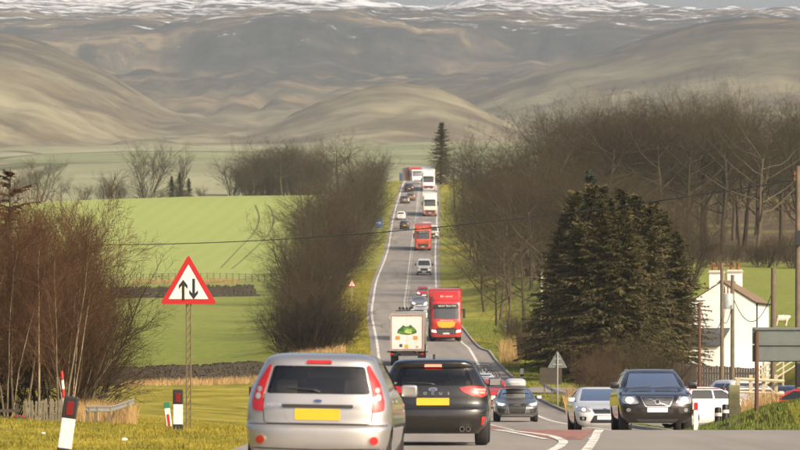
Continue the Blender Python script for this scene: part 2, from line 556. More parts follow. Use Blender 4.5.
# ================================================================ fells
def far_height(X, Y):
    B = pchip([1500, 1700, 1900, 2200, 2600, 3200, 4000, 4500, 5500, 6500, 7500, 8300, 8600, 9200, 10000, 10800, 11300, 12500, 14500],
              [25, 34, 52, 82, 104, 133, 166, 190, 250, 338, 420, 480, 515, 570, 634, 708, 728, 700, 600])
    u = 400+X/np.maximum(Y, 1)*F
    wob = fbm(X*.0011+3, Y*.0004+1, 3)*420*sstep(4500, 7000, Y)*(1-.6*sstep(8000, 9000, Y))
    z = B(Y+wob)
    # ridges and gullies running down the slope
    am = sstep(4300, 6500, Y)
    gul = np.abs(fbm(X*.0032+fbm(X*.002, Y*.0006, 3)*.9, Y*.00045, 5, .55))
    z = z - (.32-gul)*70*am*(1-.75*sstep(8000, 8900, Y))
    z = z + fbm(X*.012, Y*.006, 5, .6)*7*sstep(3500, 6500, Y) + (np.abs(fbm(X*.009+5, Y*.0035, 4))-.2)*14*sstep(5500, 7000, Y)
    z = z + fbm(X*.004+9, Y*.0012, 3)*14*sstep(1900, 3000, Y)*(1-am)
    def hill(cx, cy, top, wx, wy, p=1.6):
        d = (((X-cx)/wx)**2+((Y-cy)/wy)**2+.012)**.5
        rg = np.abs(fbm(X*.011+cx+fbm(X*.01, Y*.004, 2), Y*.0022, 4))
        return top+2-(d**p)*70-(.3-rg)*9*np.clip(d, 0, 1)+fbm(X*.022+cx, Y*.012, 4)*4
    def smax(a, b, k=14.):
        h = np.clip(.5+.5*(b-a)/k, 0, 1)
        return a*(1-h)+b*h+k*h*(1-h)
    z = smax(z, hill(-5, 5500, 299, 150, 620, 1.35))
    z = smax(z, hill(190, 5200, 196, 190, 600, 1.7), 10)
    z = smax(z, hill(-215, 4700, 206, 110, 500, 1.6), 10)
    z = smax(z, hill(-455, 6500, 404, 150, 900, 1.35))
    z = smax(z, hill(-330, 6100, 305, 150, 800, 1.5))
    z = smax(z, hill(430, 7000, 447, 235, 1000, 1.7))
    z = smax(z, hill(240, 6700, 385, 190, 900, 1.6))
    # escarpment step along the upper edge
    z = z + 42*sstep(8200, 8380, Y+fbm(X*.006, X*.001, 4)*500)
    z = z - 24*sstep(9800, 10900, Y)*np.exp(-((X-60)/110)**2) - 26*sstep(9800, 10900, Y)*sstep(380, 560, X)
    return z

M = Mat("fell_side")
P = M.pos(); S = M.sep(P)
nb = M.noise(.0042, 8, .66, P, (.7, 1.1, 3.)); nf = M.noise(.018, 6, .65, P, (.8, .8, 2.)); ns = M.noise(.022, 9, .74, P, (.5, 1., 3.)); n5 = M.noise(.0065, 6, .6, P, (.9, .6, 1.5))
nm = M.math('ADD', M.math('MULTIPLY', nb, .62), M.math('MULTIPLY', ns, .38))
moor = M.ramp(nm, [(.41, (.005, .005, .008)), (.46, (.017, .014, .014)), (.50, (.042, .029, .021)), (.54, (.095, .065, .036)), (.60, (.19, .14, .075))])
grass = M.mix(M.mr(n5, .42, .58), M.ramp(nf, [(.38, (.075, .055, .030)), (.62, (.135, .100, .055))]), M.ramp(nf, [(.38, (.19, .165, .090)), (.62, (.29, .26, .155))]))
vor = M.n("ShaderNodeTexVoronoi"); vor.inputs["Scale"].default_value = .0075
mp = M.n("ShaderNodeMapping"); mp.inputs["Scale"].default_value = (1, .38, 0); M.l(P, mp.inputs[0]); M.l(mp.outputs[0], vor.inputs[0])
fieldc = M.mix(.55, M.ramp(M.sep(vor.outputs["Color"])[0], [(.1, (.27, .33, .17)), (.5, (.38, .42, .25)), (.9, (.46, .46, .31))]), grass)  # foothill fields lightened: the low valley mist is put into their colour
vor2 = M.n("ShaderNodeTexVoronoi", feature='DISTANCE_TO_EDGE'); vor2.inputs["Scale"].default_value = .0075; M.l(mp.outputs[0], vor2.inputs[0])
hedge = M.mr(vor2.outputs["Distance"], .012, .03, .7, 0)
fieldc = M.mix(hedge, fieldc, (.06, .06, .035))
c = M.mix(M.mr(S[1], 3300, 4600), fieldc, grass)
hz_ = M.math('ADD', S[2], M.math('MULTIPLY', M.math('SUBTRACT', nb, .5), 260))
c = M.mix(M.mr(hz_, 255, 390), c, moor)
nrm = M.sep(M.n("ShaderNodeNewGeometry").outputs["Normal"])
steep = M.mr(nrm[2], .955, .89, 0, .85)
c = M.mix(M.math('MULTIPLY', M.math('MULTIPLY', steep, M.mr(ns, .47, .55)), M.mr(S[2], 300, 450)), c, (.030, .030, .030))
sl = M.math('ADD', M.mr(S[2], 455, 700), M.math('MULTIPLY', M.math('SUBTRACT', ns, .5), 4.6))
snow = M.mr(sl, .80, 1.05, 0, .8)
c = M.mix(snow, c, (.80, .82, .86))
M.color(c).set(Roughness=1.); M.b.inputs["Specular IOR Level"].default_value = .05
MAT_FELL = M.m
def build_far():
    rows = np.concatenate([np.arange(1500, 3000, 30.), np.arange(3000, 8000, 32.), np.arange(8000, 11500, 25.), np.arange(11500, 14501, 200.)])
    nc = 330
    a = np.linspace(-1, 1, nc)
    X = (a[None, :]*(160+.145*rows[:, None])); Y = np.repeat(rows[:, None], nc, 1)
    Z = far_height(X, Y)
    V = np.stack([X, Y, Z], -1).reshape(-1, 3)
    i, j = np.meshgrid(np.arange(len(rows)-1), np.arange(nc-1), indexing='ij')
    q = (i*nc+j).ravel()
    me = smooth(np_mesh("fells", V, np.stack([q, q+1, q+nc+1, q+nc], -1)))
    tag(link("fells", me, MAT_FELL), kind="structure")
build_far()

# ================================================================ haze
def build_haze():
    mb = MB()
    mb.box((0, 7200, 405), (5200, 15000, 830))
    me = mb.mesh("haze")
    o = tag(link("haze", me), kind="stuff")
    m = bpy.data.materials.new("haze_air"); m.use_nodes = True
    nt = m.node_tree; nt.nodes.clear()
    out = nt.nodes.new("ShaderNodeOutputMaterial"); pv = nt.nodes.new("ShaderNodeVolumePrincipled")
    pv.inputs["Color"].default_value = (.82, .91, 1.0, 1)
    pv.inputs["Density"].default_value = HAZE
    pv.inputs["Anisotropy"].default_value = 0.25
    nt.links.new(pv.outputs[0], out.inputs["Volume"])
    me.materials.append(m)
HAZE = .000062
build_haze()
# ================================================================ trees
def seg_mesh(name, segs, sides):
    """segs: list of (p0, p1, r0, r1) -> tapered prisms, one mesh"""
    if not segs: return None
    A = np.array([(*s[0], *s[1], s[2], s[3]) for s in segs], dtype=np.float64)
    p0, p1, r0, r1 = A[:, :3], A[:, 3:6], A[:, 6], A[:, 7]
    d = p1-p0; d /= np.maximum(np.linalg.norm(d, axis=1, keepdims=True), 1e-9)
    ref = np.where(np.abs(d[:, 2:3]) < .9, np.array([[0, 0, 1.]]), np.array([[1., 0, 0]]))
    a = np.cross(d, ref); a /= np.linalg.norm(a, axis=1, keepdims=True); b = np.cross(a, d)
    V = []
    for p, r in ((p0, r0), (p1, r1)):
        for k in range(sides):
            t = 2*math.pi*k/sides
            V.append(p+(a*math.cos(t)+b*math.sin(t))*r[:, None])
    V = np.stack(V, 1)                      # (n, 2*sides, 3)
    n = len(V); base = np.arange(n)[:, None]*2*sides
    Fc = []
    for k in range(sides):
        k2 = (k+1) % sides
        Fc.append(np.concatenate([base+k, base+k2, base+sides+k2, base+sides+k], 1))
    Fc = np.concatenate(Fc)
    return smooth(np_mesh(name, V.reshape(-1, 3), Fc))

class Grow:
    def __init__(self, seed): self.r = random.Random(seed); self.thick = []; self.thin = []; self.split = .045
    def vec(self, s=1.):
        r = self.r
        return Vector((r.gauss(0, 1), r.gauss(0, 1), r.gauss(0, 1)))*s
    def branch(self, p, d, L, rad, lev, cfg):
        r = self.r
        n = cfg['n'][lev]; k = (list(cfg['kids'])+[0])[lev]; up = cfg['up'][lev]; wob = cfg['wob'][lev]
        d = d.normalized(); pts = [p.copy()]; dirs = [d.copy()]
        for i in range(n):
            d = (d+self.vec(wob)+Vector((0, 0, up))).normalized()
            p = p+d*(L/n); pts.append(p.copy()); dirs.append(d.copy())
        tip = cfg['tip'][lev]
        rs = [rad*(1-(1-tip)*i/n) for i in range(n+1)]
        for i in range(n):
            (self.thick if rad > self.split else self.thin).append((pts[i], pts[i+1], rs[i], rs[i+1]))
        if lev+1 >= len(cfg['n']): return
        s0 = cfg['start'][lev]
        for c in range(k):
            t = s0+(1-s0)*((c+r.random())/k)**.72
            i = min(int(t*n), n-1); f = t*n-i
            q = pts[i].lerp(pts[i+1], f); dd = dirs[i]
            az = r.random()*2*math.pi
            ref = Vector((0, 0, 1)) if abs(dd.z) < .9 else Vector((1, 0, 0))
            a = dd.cross(ref).normalized(); b = a.cross(dd)
            ang = R(cfg['ang'][lev]*(.7+.6*r.random()))
            nd = dd*math.cos(ang)+(a*math.cos(az)+b*math.sin(az))*math.sin(ang)
            ln = L*cfg['len'][lev]*(.65+.6*r.random())*(1-.45*max(0, t-.3)*cfg.get('taper', 1))
            self.branch(q, nd, ln, max(rs[i]*cfg['rad'][lev], .004), lev+1, cfg)

def bark(name, c, var=.3):
    M = Mat(name); P = M.coord()
    n = M.noise(5, 4, .6, P, (1, 1, .3))
    col = M.ramp(n, [(.3, tuple(x*(1-var) for x in c)), (.7, tuple(x*(1+var) for x in c))])
    M.color(rnd_hue(M, col, .5)).set(Roughness=.95); M.b.inputs["Specular IOR Level"].default_value = .1
    return M.m
MAT_TRUNK = bark("bark_grey_brown", (.070, .056, .038))
MAT_TWIG = bark("twigs_brown", (.062, .043, .027))
MAT_TWIG2 = bark("twigs_olive", (.058, .049, .026))
MAT_TWIG_RED = bark("twigs_reddish", (.105, .058, .034))
MAT_BIRCH = bark("birch_bark", (.27, .215, .145), .5)

BROAD = dict(n=[6, 6, 4, 3, 2], kids=[9, 7, 6, 6], up=[.05, .045, .05, .05, .04], wob=[.06, .13, .17, .2, .22], tip=[.35, .25, .25, .3, .4],
             start=[.30, .22, .15, .12], ang=[62, 50, 50, 52], len=[.95, .58, .50, .36], rad=[.55, .5, .5, .55], taper=1.)
def broad_tree(name, seed, h, trunk_r=.32, cfg=None, stems=1, spread=0., twig=None, trunk=None, kids=None, L=.62):
    g = Grow(seed); g.split = min(.045, trunk_r*.5); c = dict(cfg or BROAD)
    if kids: c['kids'] = kids
    for s in range(stems):
        a = 2*math.pi*s/stems+g.r.random()
        tilt = spread*(.5+.7*g.r.random()) if stems > 1 else g.r.uniform(-.04, .04)
        p = Vector((math.cos(a), math.sin(a), 0))*(.25*spread*h*.2 if stems > 1 else 0)
        g.branch(p+Vector((0, 0, -.25)), Vector((math.cos(a)*tilt, math.sin(a)*tilt, 1)), h*L*(.8+.35*g.r.random() if stems > 1 else 1), trunk_r*(1 if stems == 1 else .6+.5*g.r.random()), 0, c)
    zs = float(np.percentile([s[1][2] for s in g.thin], 91))
    k = h/zs
    sc = lambda L_: [(a*k, b*k, r0, r1) for a, b, r0, r1 in L_]
    e = empty(name)
    link("trunk", seg_mesh("trunk", sc(g.thick), 6), trunk or MAT_TRUNK, e)
    link("crown", seg_mesh("crown", sc(g.thin), 3), twig or MAT_TWIG, e)
    return e

PROTO = []
def proto(e):
    PROTO.append(e); return e
def kill(e):
    for ch in list(e.children): kill(ch)
    bpy.data.objects.remove(e)

def place(p, loc, rz=None, s=1., label=None, cat="tree", group=None, sz=None, tilt=0., name=None):
    o = copy_tree(p)
    o.location = loc
    o.rotation_euler = (tilt*random.uniform(-1, 1), tilt*random.uniform(-1, 1), random.uniform(0, 6.28) if rz is None else rz)
    o.scale = (s, s, s*(sz or 1.))
    if name: o.name = name
    return tag(o, label, cat, group)

THIN = .013
woods = [proto(broad_tree("bare_tree", 11+i, 17., .30, kids=[11, 8, 9, 10], L=.50, twig=MAT_TWIG2 if i % 2 else MAT_TWIG)) for i in range(4)]
for w in woods:          # twigs must stay readable at a distance: nothing to scale, just keep
    pass
SHRUB = dict(n=[4, 4, 4, 3], kids=[8, 8, 7], up=[.06, .06, .05, .04], wob=[.12, .16, .2, .22], tip=[.4, .3, .3, .4],
             start=[.12, .1, .1], ang=[38, 44, 48], len=[.6, .52, .42], rad=[.6, .55, .6], taper=.8)
shrubs = [proto(broad_tree("bare_shrub", 31+i, 5., .06, SHRUB, stems=9, spread=.5, L=.7, twig=MAT_TWIG2 if i == 1 else MAT_TWIG)) for i in range(3)]
dense = proto(broad_tree("dense_bush", 45, 4., .05, dict(SHRUB, kids=[9, 9, 8]), stems=15, spread=.8, L=.7, twig=bark("twigs_dark", (.034, .027, .018))))
BIRCH = dict(n=[8, 5, 5, 4], kids=[26, 9, 7], up=[.02, .09, .05, .02], wob=[.045, .11, .16, .18], tip=[.2, .25, .3, .4],
             start=[.16, .12, .1], ang=[38, 34, 34], len=[.42, .5, .5], rad=[.42, .55, .6], taper=1.)
birches = [proto(broad_tree("birch_tree", 51+i, 6., .042, BIRCH, stems=1+(i == 2)*2, spread=.18, L=.95, twig=MAT_TWIG_RED, trunk=MAT_BIRCH)) for i in range(3)]
POP = dict(n=[7, 6, 5, 4], kids=[22, 10, 8], up=[.02, .14, .08, .04], wob=[.04, .09, .14, .18], tip=[.2, .25, .3, .4],
           start=[.12, .1, .1], ang=[36, 34, 36], len=[.5, .45, .5], rad=[.45, .5, .6], taper=1.1)
pops = [proto(broad_tree("upright_tree", 71+i, 12., .22, POP, L=.95)) for i in range(2)]

# ---- conifers: whorls of drooping boughs carrying needle sprays
def needle_mat(name, c0, c1, c2):
    M = Mat(name); P = M.coord()
    n = M.noise(1.2, 4, .6, P)
    col = M.ramp(n, [(.3, c0), (.55, c1), (.75, c2)])
    M.color(rnd_hue(M, col, .2)).set(Roughness=.85); M.b.inputs["Specular IOR Level"].default_value = .2
    return M.m
MAT_NEEDLE = needle_mat("spruce_needles", (.034, .035, .013), (.075, .066, .025), (.16, .11, .045))
MAT_NEEDLE2 = needle_mat("dark_needles", (.012, .020, .014), (.022, .032, .020), (.035, .042, .022))
def conifer(name, seed, h, width, mat, z0=.06, dens=1., droop=.35, ragged=.3, tuft=.34, openness=0.):
    r = random.Random(seed)
    e = empty(name)
    segs = []; tris = []
    nz = 7
    lean = (r.uniform(-.02, .02), r.uniform(-.02, .02))
    cx = lambda z: Vector((lean[0]*z, lean[1]*z, z))
    for i in range(nz):
        z_a, z_b = h*i/nz, h*(i+1)/nz
        segs.append((cx(z_a) if i else Vector((0, 0, -.3)), cx(z_b), .022*h*(1-i/nz)+.02, .022*h*(1-(i+1)/nz)+.012))
    z = h*z0
    V = []
    while z < h*.985:
        t = z/h
        env = width*.5*((1-t)**.75)*(1 if t > .14 else .55+3.2*t)
        nb = int((6+r.random()*3)*dens*(1 if t < .9 else .6))
        for k in range(nb):
            az = r.random()*6.283
            L = env*(1-ragged+ragged*1.7*r.random())+.18
            d = Vector((math.cos(az), math.sin(az), .12+.7*t*t))
            p = cx(z+r.uniform(-.4, .4)); n = max(3, int(L/.42)); dv = r.uniform(-.25, .25)
            q = p.copy()
            for i in range(n):
                f = (i+1)/n
                dd = Vector((d.x, d.y, d.z+dv-droop*f*1.1+.35*max(0, f-.7))).normalized()
                q2 = q+dd*(L/n)
                segs.append((q, q2, .03*(1-i/n)+.006, .03*(1-f)+.006))
                if f > .18+openness:
                    side = Vector((-dd.y, dd.x, 0)).normalized()
                    m = int(7+4*r.random())
                    for s in range(m):
                        b = q.lerp(q2, r.random())
                        sg = r.choice((-1, 1)); ln = tuft*(.6+.9*r.random())*(1.15-.5*f)
                        tip = b+(side*sg*r.uniform(.35, 1.)+dd*r.uniform(.2, .9)+Vector((0, 0, r.uniform(-.75, .12))))*ln
                        w = (dd*r.uniform(.16, .32)+Vector((0, 0, r.uniform(-.2, .2))))*ln*.9
                        V += [tuple(b-w), tuple(b+w), tuple(tip)]
                q = q2
        z += (.30+.25*r.random())*(1.1-.5*t)
    link("trunk", seg_mesh("trunk", segs, 4), MAT_TRUNK, e)
    Fc = np.arange(len(V)).reshape(-1, 3)
    link("crown", np_mesh("crown", np.array(V), Fc), mat, e)
    return e
spruces = [proto(conifer("spruce_tree", 91+i, 12.5, 7.2, MAT_NEEDLE, droop=.42, ragged=.6, dens=2.1)) for i in range(3)]
firs = [proto(conifer("fir_tree", 97, 14., 7., MAT_NEEDLE2, droop=.25, ragged=.55, openness=.12, dens=.8))]
larch = proto(conifer("larch_tree", 101, 7., 4.6, needle_mat("larch_twigs", (.05, .02, .012), (.085, .035, .018), (.11, .055, .028)), droop=.55, ragged=.75, openness=.0, dens=.8, tuft=.17))

def ptree(p, u, v_top, Y, h0, **kw):
    """tree whose foot stands on the ground under photo column u, crown top at row v_top"""
    X = (u-400)/F*Y; z = gz(X, Y)
    top = H+(HV-v_top)/F*Y
    s = max(top-z, .5)/h0
    return place(p, (X, Y, z-.05), s=s, **kw)

rr = random.Random(5)
# right-hand wood: tall bare trees
G1 = "bare trees of the wood right of the road"
LB1 = "tall bare brown tree in the dense wood right of the road"
front = [(455, 150, 1010), (474, 138, 960), (492, 143, 900), (512, 150, 860), (530, 141, 820), (552, 122, 760), (572, 112, 740), (596, 118, 720), (618, 116, 700),
         (640, 108, 700), (662, 112, 690), (684, 104, 690), (702, 98, 700), (722, 104, 690), (744, 114, 720), (762, 112, 700), (780, 106, 710), (800, 112, 690), (822, 110, 700)]
for k, (u, v, Y) in enumerate(front):
    ptree(woods[k % 4], u, v-2, Y, 17., label=LB1, group=G1)
for k in range(30):
    u = 462+k*12.5+rr.uniform(-7, 7)
    Y = np.interp(u, [460, 560, 700, 840], [930, 790, 760, 780])+rr.uniform(-60, 110)
    v = np.interp(u, [450, 480, 540, 570, 640, 700, 740, 800], [158, 150, 154, 126, 121, 112, 122, 118])+rr.uniform(0, 16)
    ptree(woods[rr.randrange(4)], u, v, Y, 17., label=LB1, group=G1)
for k in range(20):
    u = 545+k*11+rr.uniform(-6, 6); Y = 700+rr.uniform(-25, 60)
    v = np.interp(u, [540, 570, 640, 700, 740, 800], [134, 114, 110, 102, 110, 108])+rr.uniform(0, 10)
    ptree(woods[rr.randrange(4)], u, v, Y, 17., label=LB1, group=G1)
# lower trees / scrub on the wood's near edge
LB2 = "low bare scrubby tree on the near edge of the right-hand wood"
for k in range(34):
    u = 462+k*6.8+rr.uniform(-5, 5)
    Y = np.interp(u, [462, 480, 540, 700], [900, 720, 580, 600])+rr.uniform(-30, 60)
    v = np.interp(u, [446, 480, 540, 600, 700], [196, 186, 178, 180, 205])+rr.uniform(-12, 18)
    ptree(woods[rr.randrange(4)] if k % 3 else shrubs[rr.randrange(3)], u, v, Y, 17. if k % 3 else 5., label=LB2, group="scrub trees along the wood")
# trees close to the verge, seen against the grass
for (u, v, Y) in ((484, 236, 560), (496, 252, 500), (500, 214, 520), (524, 222, 470), (508, 246, 455), (546, 212, 430)):
    ptree(woods[rr.randrange(4)], u, v, Y, 17., label="small bare tree on the right grass verge below the wood", group="small bare verge trees")
for (u, v, Y) in ((505, 322, 450), (515, 312, 440), (524, 318, 430), (535, 305, 425), (548, 300, 420), (560, 312, 415), (496, 330, 470)):
    ptree(shrubs[rr.randrange(3)], u, v, Y, 5., label="brown bare shrub in the thicket behind the far right sign", cat="shrub", group="thicket behind the right verge")
# conifers right of the road
LC = "dark spruce in the clump right of the road"
for (u, v, Y, i) in ((572, 206, 375, 0), (592, 184, 365, 1), (612, 198, 355, 2), (640, 194, 365, 0), (662, 212, 368, 1), (648, 204, 350, 2), (674, 232, 362, 0), (560, 232, 378, 1), (566, 214, 384, 2), (578, 190, 376, 0), (601, 184, 372, 2), (622, 190, 366, 1), (652, 200, 372, 0), (682, 250, 368, 2), (626, 208, 345, 1), (602, 200, 345, 2), (580, 222, 348, 0)):
    ptree(spruces[i], u, v, Y, 12.5, label=LC, group="spruces of the clump")
ptree(firs[0], 586, 172, 382, 14., label="tallest fir, its ragged tip above the spruce clump")
ptree(spruces[2], 441, 122, 1120, 12.5, label="lone dark fir at the crest just right of the road")
# hedge belt left of the road
LH = "bare brown tree in the hedge belt left of the road"
for k in range(40):
    Y = 500+k*17.+rr.uniform(-8, 8)
    el = float(edgeL(Y))
    X = el-rr.uniform(3.0, 6.0)-Y*.0015
    u = 400+X/Y*F
    base_v = HV-(gz(X, Y)-H)/Y*F
    vt = np.interp(Y, [430, 480, 560, 640, 720, 800, 950, 1050, 1180], [300, 292, 266, 236, 210, 192, 172, 162, 158])+rr.uniform(-4, 10)
    big = k % 2 and Y > 640
    ptree(woods[rr.randrange(4)] if big else shrubs[rr.randrange(3)], u, vt, Y, 17. if big else 5., label=LH, group="hedge belt trees left of the road")
for k in range(26):
    Y = 440+k*26+rr.uniform(-9, 9)
    X = float(edgeL(Y))-rr.uniform(4., 9.)*np.interp(Y, [440, 700, 1100], [.75, 1., 1.])
    hgt = rr.uniform(3., 5.)*np.interp(Y, [440, 600, 1000], [.75, 1.1, 1.3])
    place(shrubs[rr.randrange(3)], (X, Y, gz(X, Y)-.1), s=hgt/5., label="bushy bare shrub filling the hedge belt left of the road", cat="shrub", group="hedge belt shrubs left of the road")
for (u, v, Y) in ((300, 318, 425), (318, 312, 420), (335, 318, 428), (296, 302, 455), (312, 292, 460), (328, 287, 470), (345, 300, 445), (296, 266, 520), (308, 254, 530), (322, 250, 540)):
    ptree(shrubs[rr.randrange(3)], u, v, Y, 5., label="rounded brown bush at the near end of the left hedge belt", cat="shrub", group="bushes at the near end of the hedge belt")
for (u, v, Y) in ((300, 226, 660), (312, 206, 710), (320, 196, 760)):
    ptree(shrubs[rr.randrange(3)], u, v, Y, 5., label="broad bare bush on the field side of the left hedge belt", cat="shrub", group="field-side bushes of the hedge belt")
for (u, v, Y) in ((292, 308, 418), (306, 303, 412), (322, 305, 414), (336, 310, 418)):
    ptree(dense, u, v, Y, 4., label="low dark rounded bush at the foot of the left hedge belt", cat="shrub", group="dark bushes at the foot of the hedge belt")
for (u, v) in ((338, 136), (352, 144), (366, 148), (380, 152), (330, 160)):
    ptree(woods[rr.randrange(4)], u, v, 1130+rr.uniform(-30, 30), 17., label="tall bare tree at the far top of the left hedge belt", group="trees at the top of the hedge belt")
# trees on the skyline of the left field
LS = "bare tree of the copse on the left field's skyline"
for k in range(24):
    u = 244+k*3.4+rr.uniform(-2, 2)
    ptree(woods[k % 4] if k % 2 else shrubs[k % 3], u, np.interp(u, [246, 262, 285, 305, 325], [168, 156, 149, 152, 160])+rr.uniform(-2, 6), 1190+rr.uniform(-20, 60), 17. if k % 2 else 5., label=LS, group="copse on the left skyline")
ptree(shrubs[2], 232, 160, 1200, 5., label="rounded bare tree at the left end of the skyline copse")
ptree(firs[0], 256, 172, 1200, 14., label="small dark fir inside the skyline copse")
ptree(shrubs[0], 147, 149, 1195, 5., label="tall upright bare tree on the left skyline", sz=1.)
ptree(pops[1], 181, 154, 1210, 12., label="slender bare tree rising behind dark firs on the skyline")
for (u, v) in ((172, 176), (180, 172), (189, 178)):
    ptree(spruces[rr.randrange(3)], u, v, 1195, 12.5, label="small dark fir below the slender skyline tree", group="three small firs on the skyline")
ptree(shrubs[1], 115, 176, 1200, 5., label="small rounded bare tree left of the tall upright tree")
ptree(shrubs[1], 40, 162, 1180, 5., label="wide round bare tree on the skyline at far left")
ptree(woods[3], 10, 170, 1210, 17., label="bare tree on the skyline at the extreme left edge")
ptree(woods[3], 62, 176, 1190, 17., label="low bare tree right of the wide round skyline tree")
for k in range(7):
    u = 86+k*19+rr.uniform(-4, 4)
    ptree(shrubs[k % 3], u, 186+rr.uniform(-2, 4), 1195, 5., label="low hedge shrub along the left field's skyline", cat="shrub", group="skyline hedge shrubs")
# birch thicket in the left foreground
LT = "slender birch in the left foreground thicket"
for k, (u, v, Y) in enumerate(((-40, 214, 172), (-12, 222, 180), (8, 232, 168), (26, 226, 176), (40, 218, 170), (55, 212, 178), (66, 210, 170), (62, 226, 176), (68, 246, 172), (60, 232, 166), (20, 240, 185), (72, 268, 178), (48, 206, 182), (64, 214, 184), (-22, 210, 176), (32, 212, 183), (14, 216, 178), (66, 236, 184))):
    ptree(birches[k % 3], u, v, Y, 6., label=LT, group="birches of the left foreground thicket", tilt=.06)
for k, (u, v, Y) in enumerate(((72, 296, 176), (78, 310, 182), (75, 270, 180), (88, 345, 178), (40, 300, 182), (10, 310, 184))):
    ptree(shrubs[k % 3], u, v, Y, 5., label="bare shrub low in the left foreground thicket", cat="shrub", group="shrubs under the birches")
ptree(larch, 8, 166, 195, 7., label="reddish larch with drooping twigs behind the left thicket")
ptree(larch, -16, 190, 190, 7., label="smaller reddish larch at the extreme left edge")
# understorey shrubs by the spruces
for (u, v, Y) in ((600, 348, 290), (622, 342, 292), (640, 350, 288), (660, 346, 290), (585, 356, 286), (676, 358, 288), (610, 360, 280)):
    ptree(shrubs[rr.randrange(3)], u, v, Y, 5., label="bare brown shrub growing at the foot of the spruces", cat="shrub", group="shrubs at the foot of the spruces")
# brambles and scrub along the foot of the wood
for k in range(34):
    u = 690+k*4.2+rr.uniform(-2, 2); Y = 648+rr.uniform(-8, 26)
    ptree(shrubs[rr.randrange(3)], u, rr.uniform(236, 262), Y, 5., label="low brown scrub along the foot of the wood above the house", cat="shrub", group="scrub at the foot of the wood")
for p in PROTO: kill(p)
# ================================================================ vehicles
def paintm(name, c, metal=.0, rough=.3, coat=1., dirt=.25):
    M = Mat(name); P = M.coord()
    n = M.noise(3.5, 5, .65, P); S = M.sep(P)
    low = M.mr(S[2], .15, .75, 1, 0)
    d = M.math('MULTIPLY', M.math('ADD', M.mr(n, .45, .75, 0, .5), M.math('MULTIPLY', low, .75)), dirt, clamp=True)
    M.color(M.mix(d, c, (.13, .105, .08)))
    M.set(Metallic=metal)
    rg = M.math('ADD', rough, M.math('MULTIPLY', d, .6)); M.l(rg, M.b.inputs["Roughness"])
    M.b.inputs["Coat Weight"].default_value = coat; M.b.inputs["Coat Roughness"].default_value = .05
    return M.m
def glassm(name, tint, refl=1.):
    M = Mat(name); nt = M.nt; nt.nodes.remove(M.b)
    out = nt.nodes["Material Output"]
    tr = M.n("ShaderNodeBsdfTransparent"); tr.inputs[0].default_value = (*tint, 1)
    gl = M.n("ShaderNodeBsdfGlossy"); gl.inputs["Roughness"].default_value = .03; gl.inputs[0].default_value = (1, 1, 1, 1)
    fr = M.n("ShaderNodeFresnel"); fr.inputs[0].default_value = 1.5
    mx = M.n("ShaderNodeMixShader"); f = M.math('MULTIPLY', fr.outputs[0], refl, clamp=True); M.l(f, mx.inputs[0])
    M.l(tr.outputs[0], mx.inputs[1]); M.l(gl.outputs[0], mx.inputs[2]); M.l(mx.outputs[0], out.inputs[0])
    return M.m
def lampm(name, c, strength):
    M = Mat(name); M.color(c).set(Roughness=.2)
    M.b.inputs["Emission Color"].default_value = (*c, 1); M.b.inputs["Emission Strength"].default_value = strength
    return M.m
MP = dict(
    silver=paintm("silver_paint", (.50, .48, .46), .75, .30, dirt=.35), black=paintm("black_paint", (.008, .0075, .007), 0, .22, dirt=.06),
    dark=paintm("dark_bronze_paint", (.022, .017, .014), .3, .25, dirt=.14), white=paintm("white_paint", (.74, .73, .70), 0, .35, dirt=.25),
    pearl=paintm("pale_silver_paint", (.70, .70, .69), .25, .3, dirt=.18), grey=paintm("steel_grey_paint", (.13, .135, .145), .6, .3, dirt=.15),
    red=paintm("red_paint", (.42, .022, .020), 0, .3, dirt=.2), orange=paintm("lorry_red_paint", (.60, .085, .035), 0, .4, dirt=.12), blue=paintm("blue_paint", (.03, .05, .13), 0, .35, dirt=.3),
    brown=paintm("brown_paint", (.10, .045, .03), .2, .35), yellow=paintm("orange_yellow_paint", (.80, .36, .03), 0, .4, dirt=.08), cream=paintm("cream_paint", (.72, .68, .58), 0, .4, dirt=.2))
MV = dict(
    rubber=simple("rubber", (.022, .021, .020), .85, var=.3), trim=simple("black_trim", (.020, .019, .018), .55, var=.2), rim=simple("alloy_rim", (.45, .44, .42), .35, .8, var=.3),
    chrome=simple("chrome", (.75, .73, .70), .18, 1., var=.1), seat=simple("seat_fabric", (.06, .056, .052), .9, var=.3), inner=simple("cabin_lining", (.34, .32, .28), .9, var=.2),
    plate_y=simple("yellow_plate", (.66, .38, .014), .45, var=.06), plate_w=simple("white_plate", (.78, .77, .72), .45, var=.06),
    redl=simple("red_lamp_lens", (.42, .012, .010), .15, var=.25, scale=14, coat=1.), refl=simple("red_reflector", (.36, .012, .010), .25, var=.15, coat=1.),
    clear=simple("lamp_glass", (.52, .52, .50), .12, .5, var=.35, scale=16, coat=1.), amber=simple("amber_lens", (.75, .28, .02), .2, var=.2, coat=1.),
    brake=lampm("lit_brake_lamp", (1.0, .10, .06), 4.), head=lampm("lit_headlamp", (1.0, .86, .62), 5.), headdim=lampm("lit_sidelamp", (1.0, .93, .80), 2.2),
    glass=glassm("tinted_glass", (.85, .88, .82), 1.6), screen=glassm("windscreen_glass", (.72, .74, .68), 10.),
    window=simple("dark_window", (.018, .020, .022), .06, var=.1, spec=.8), winlight=simple("windscreen_far", (.05, .055, .055), .08, var=.2, spec=.9))

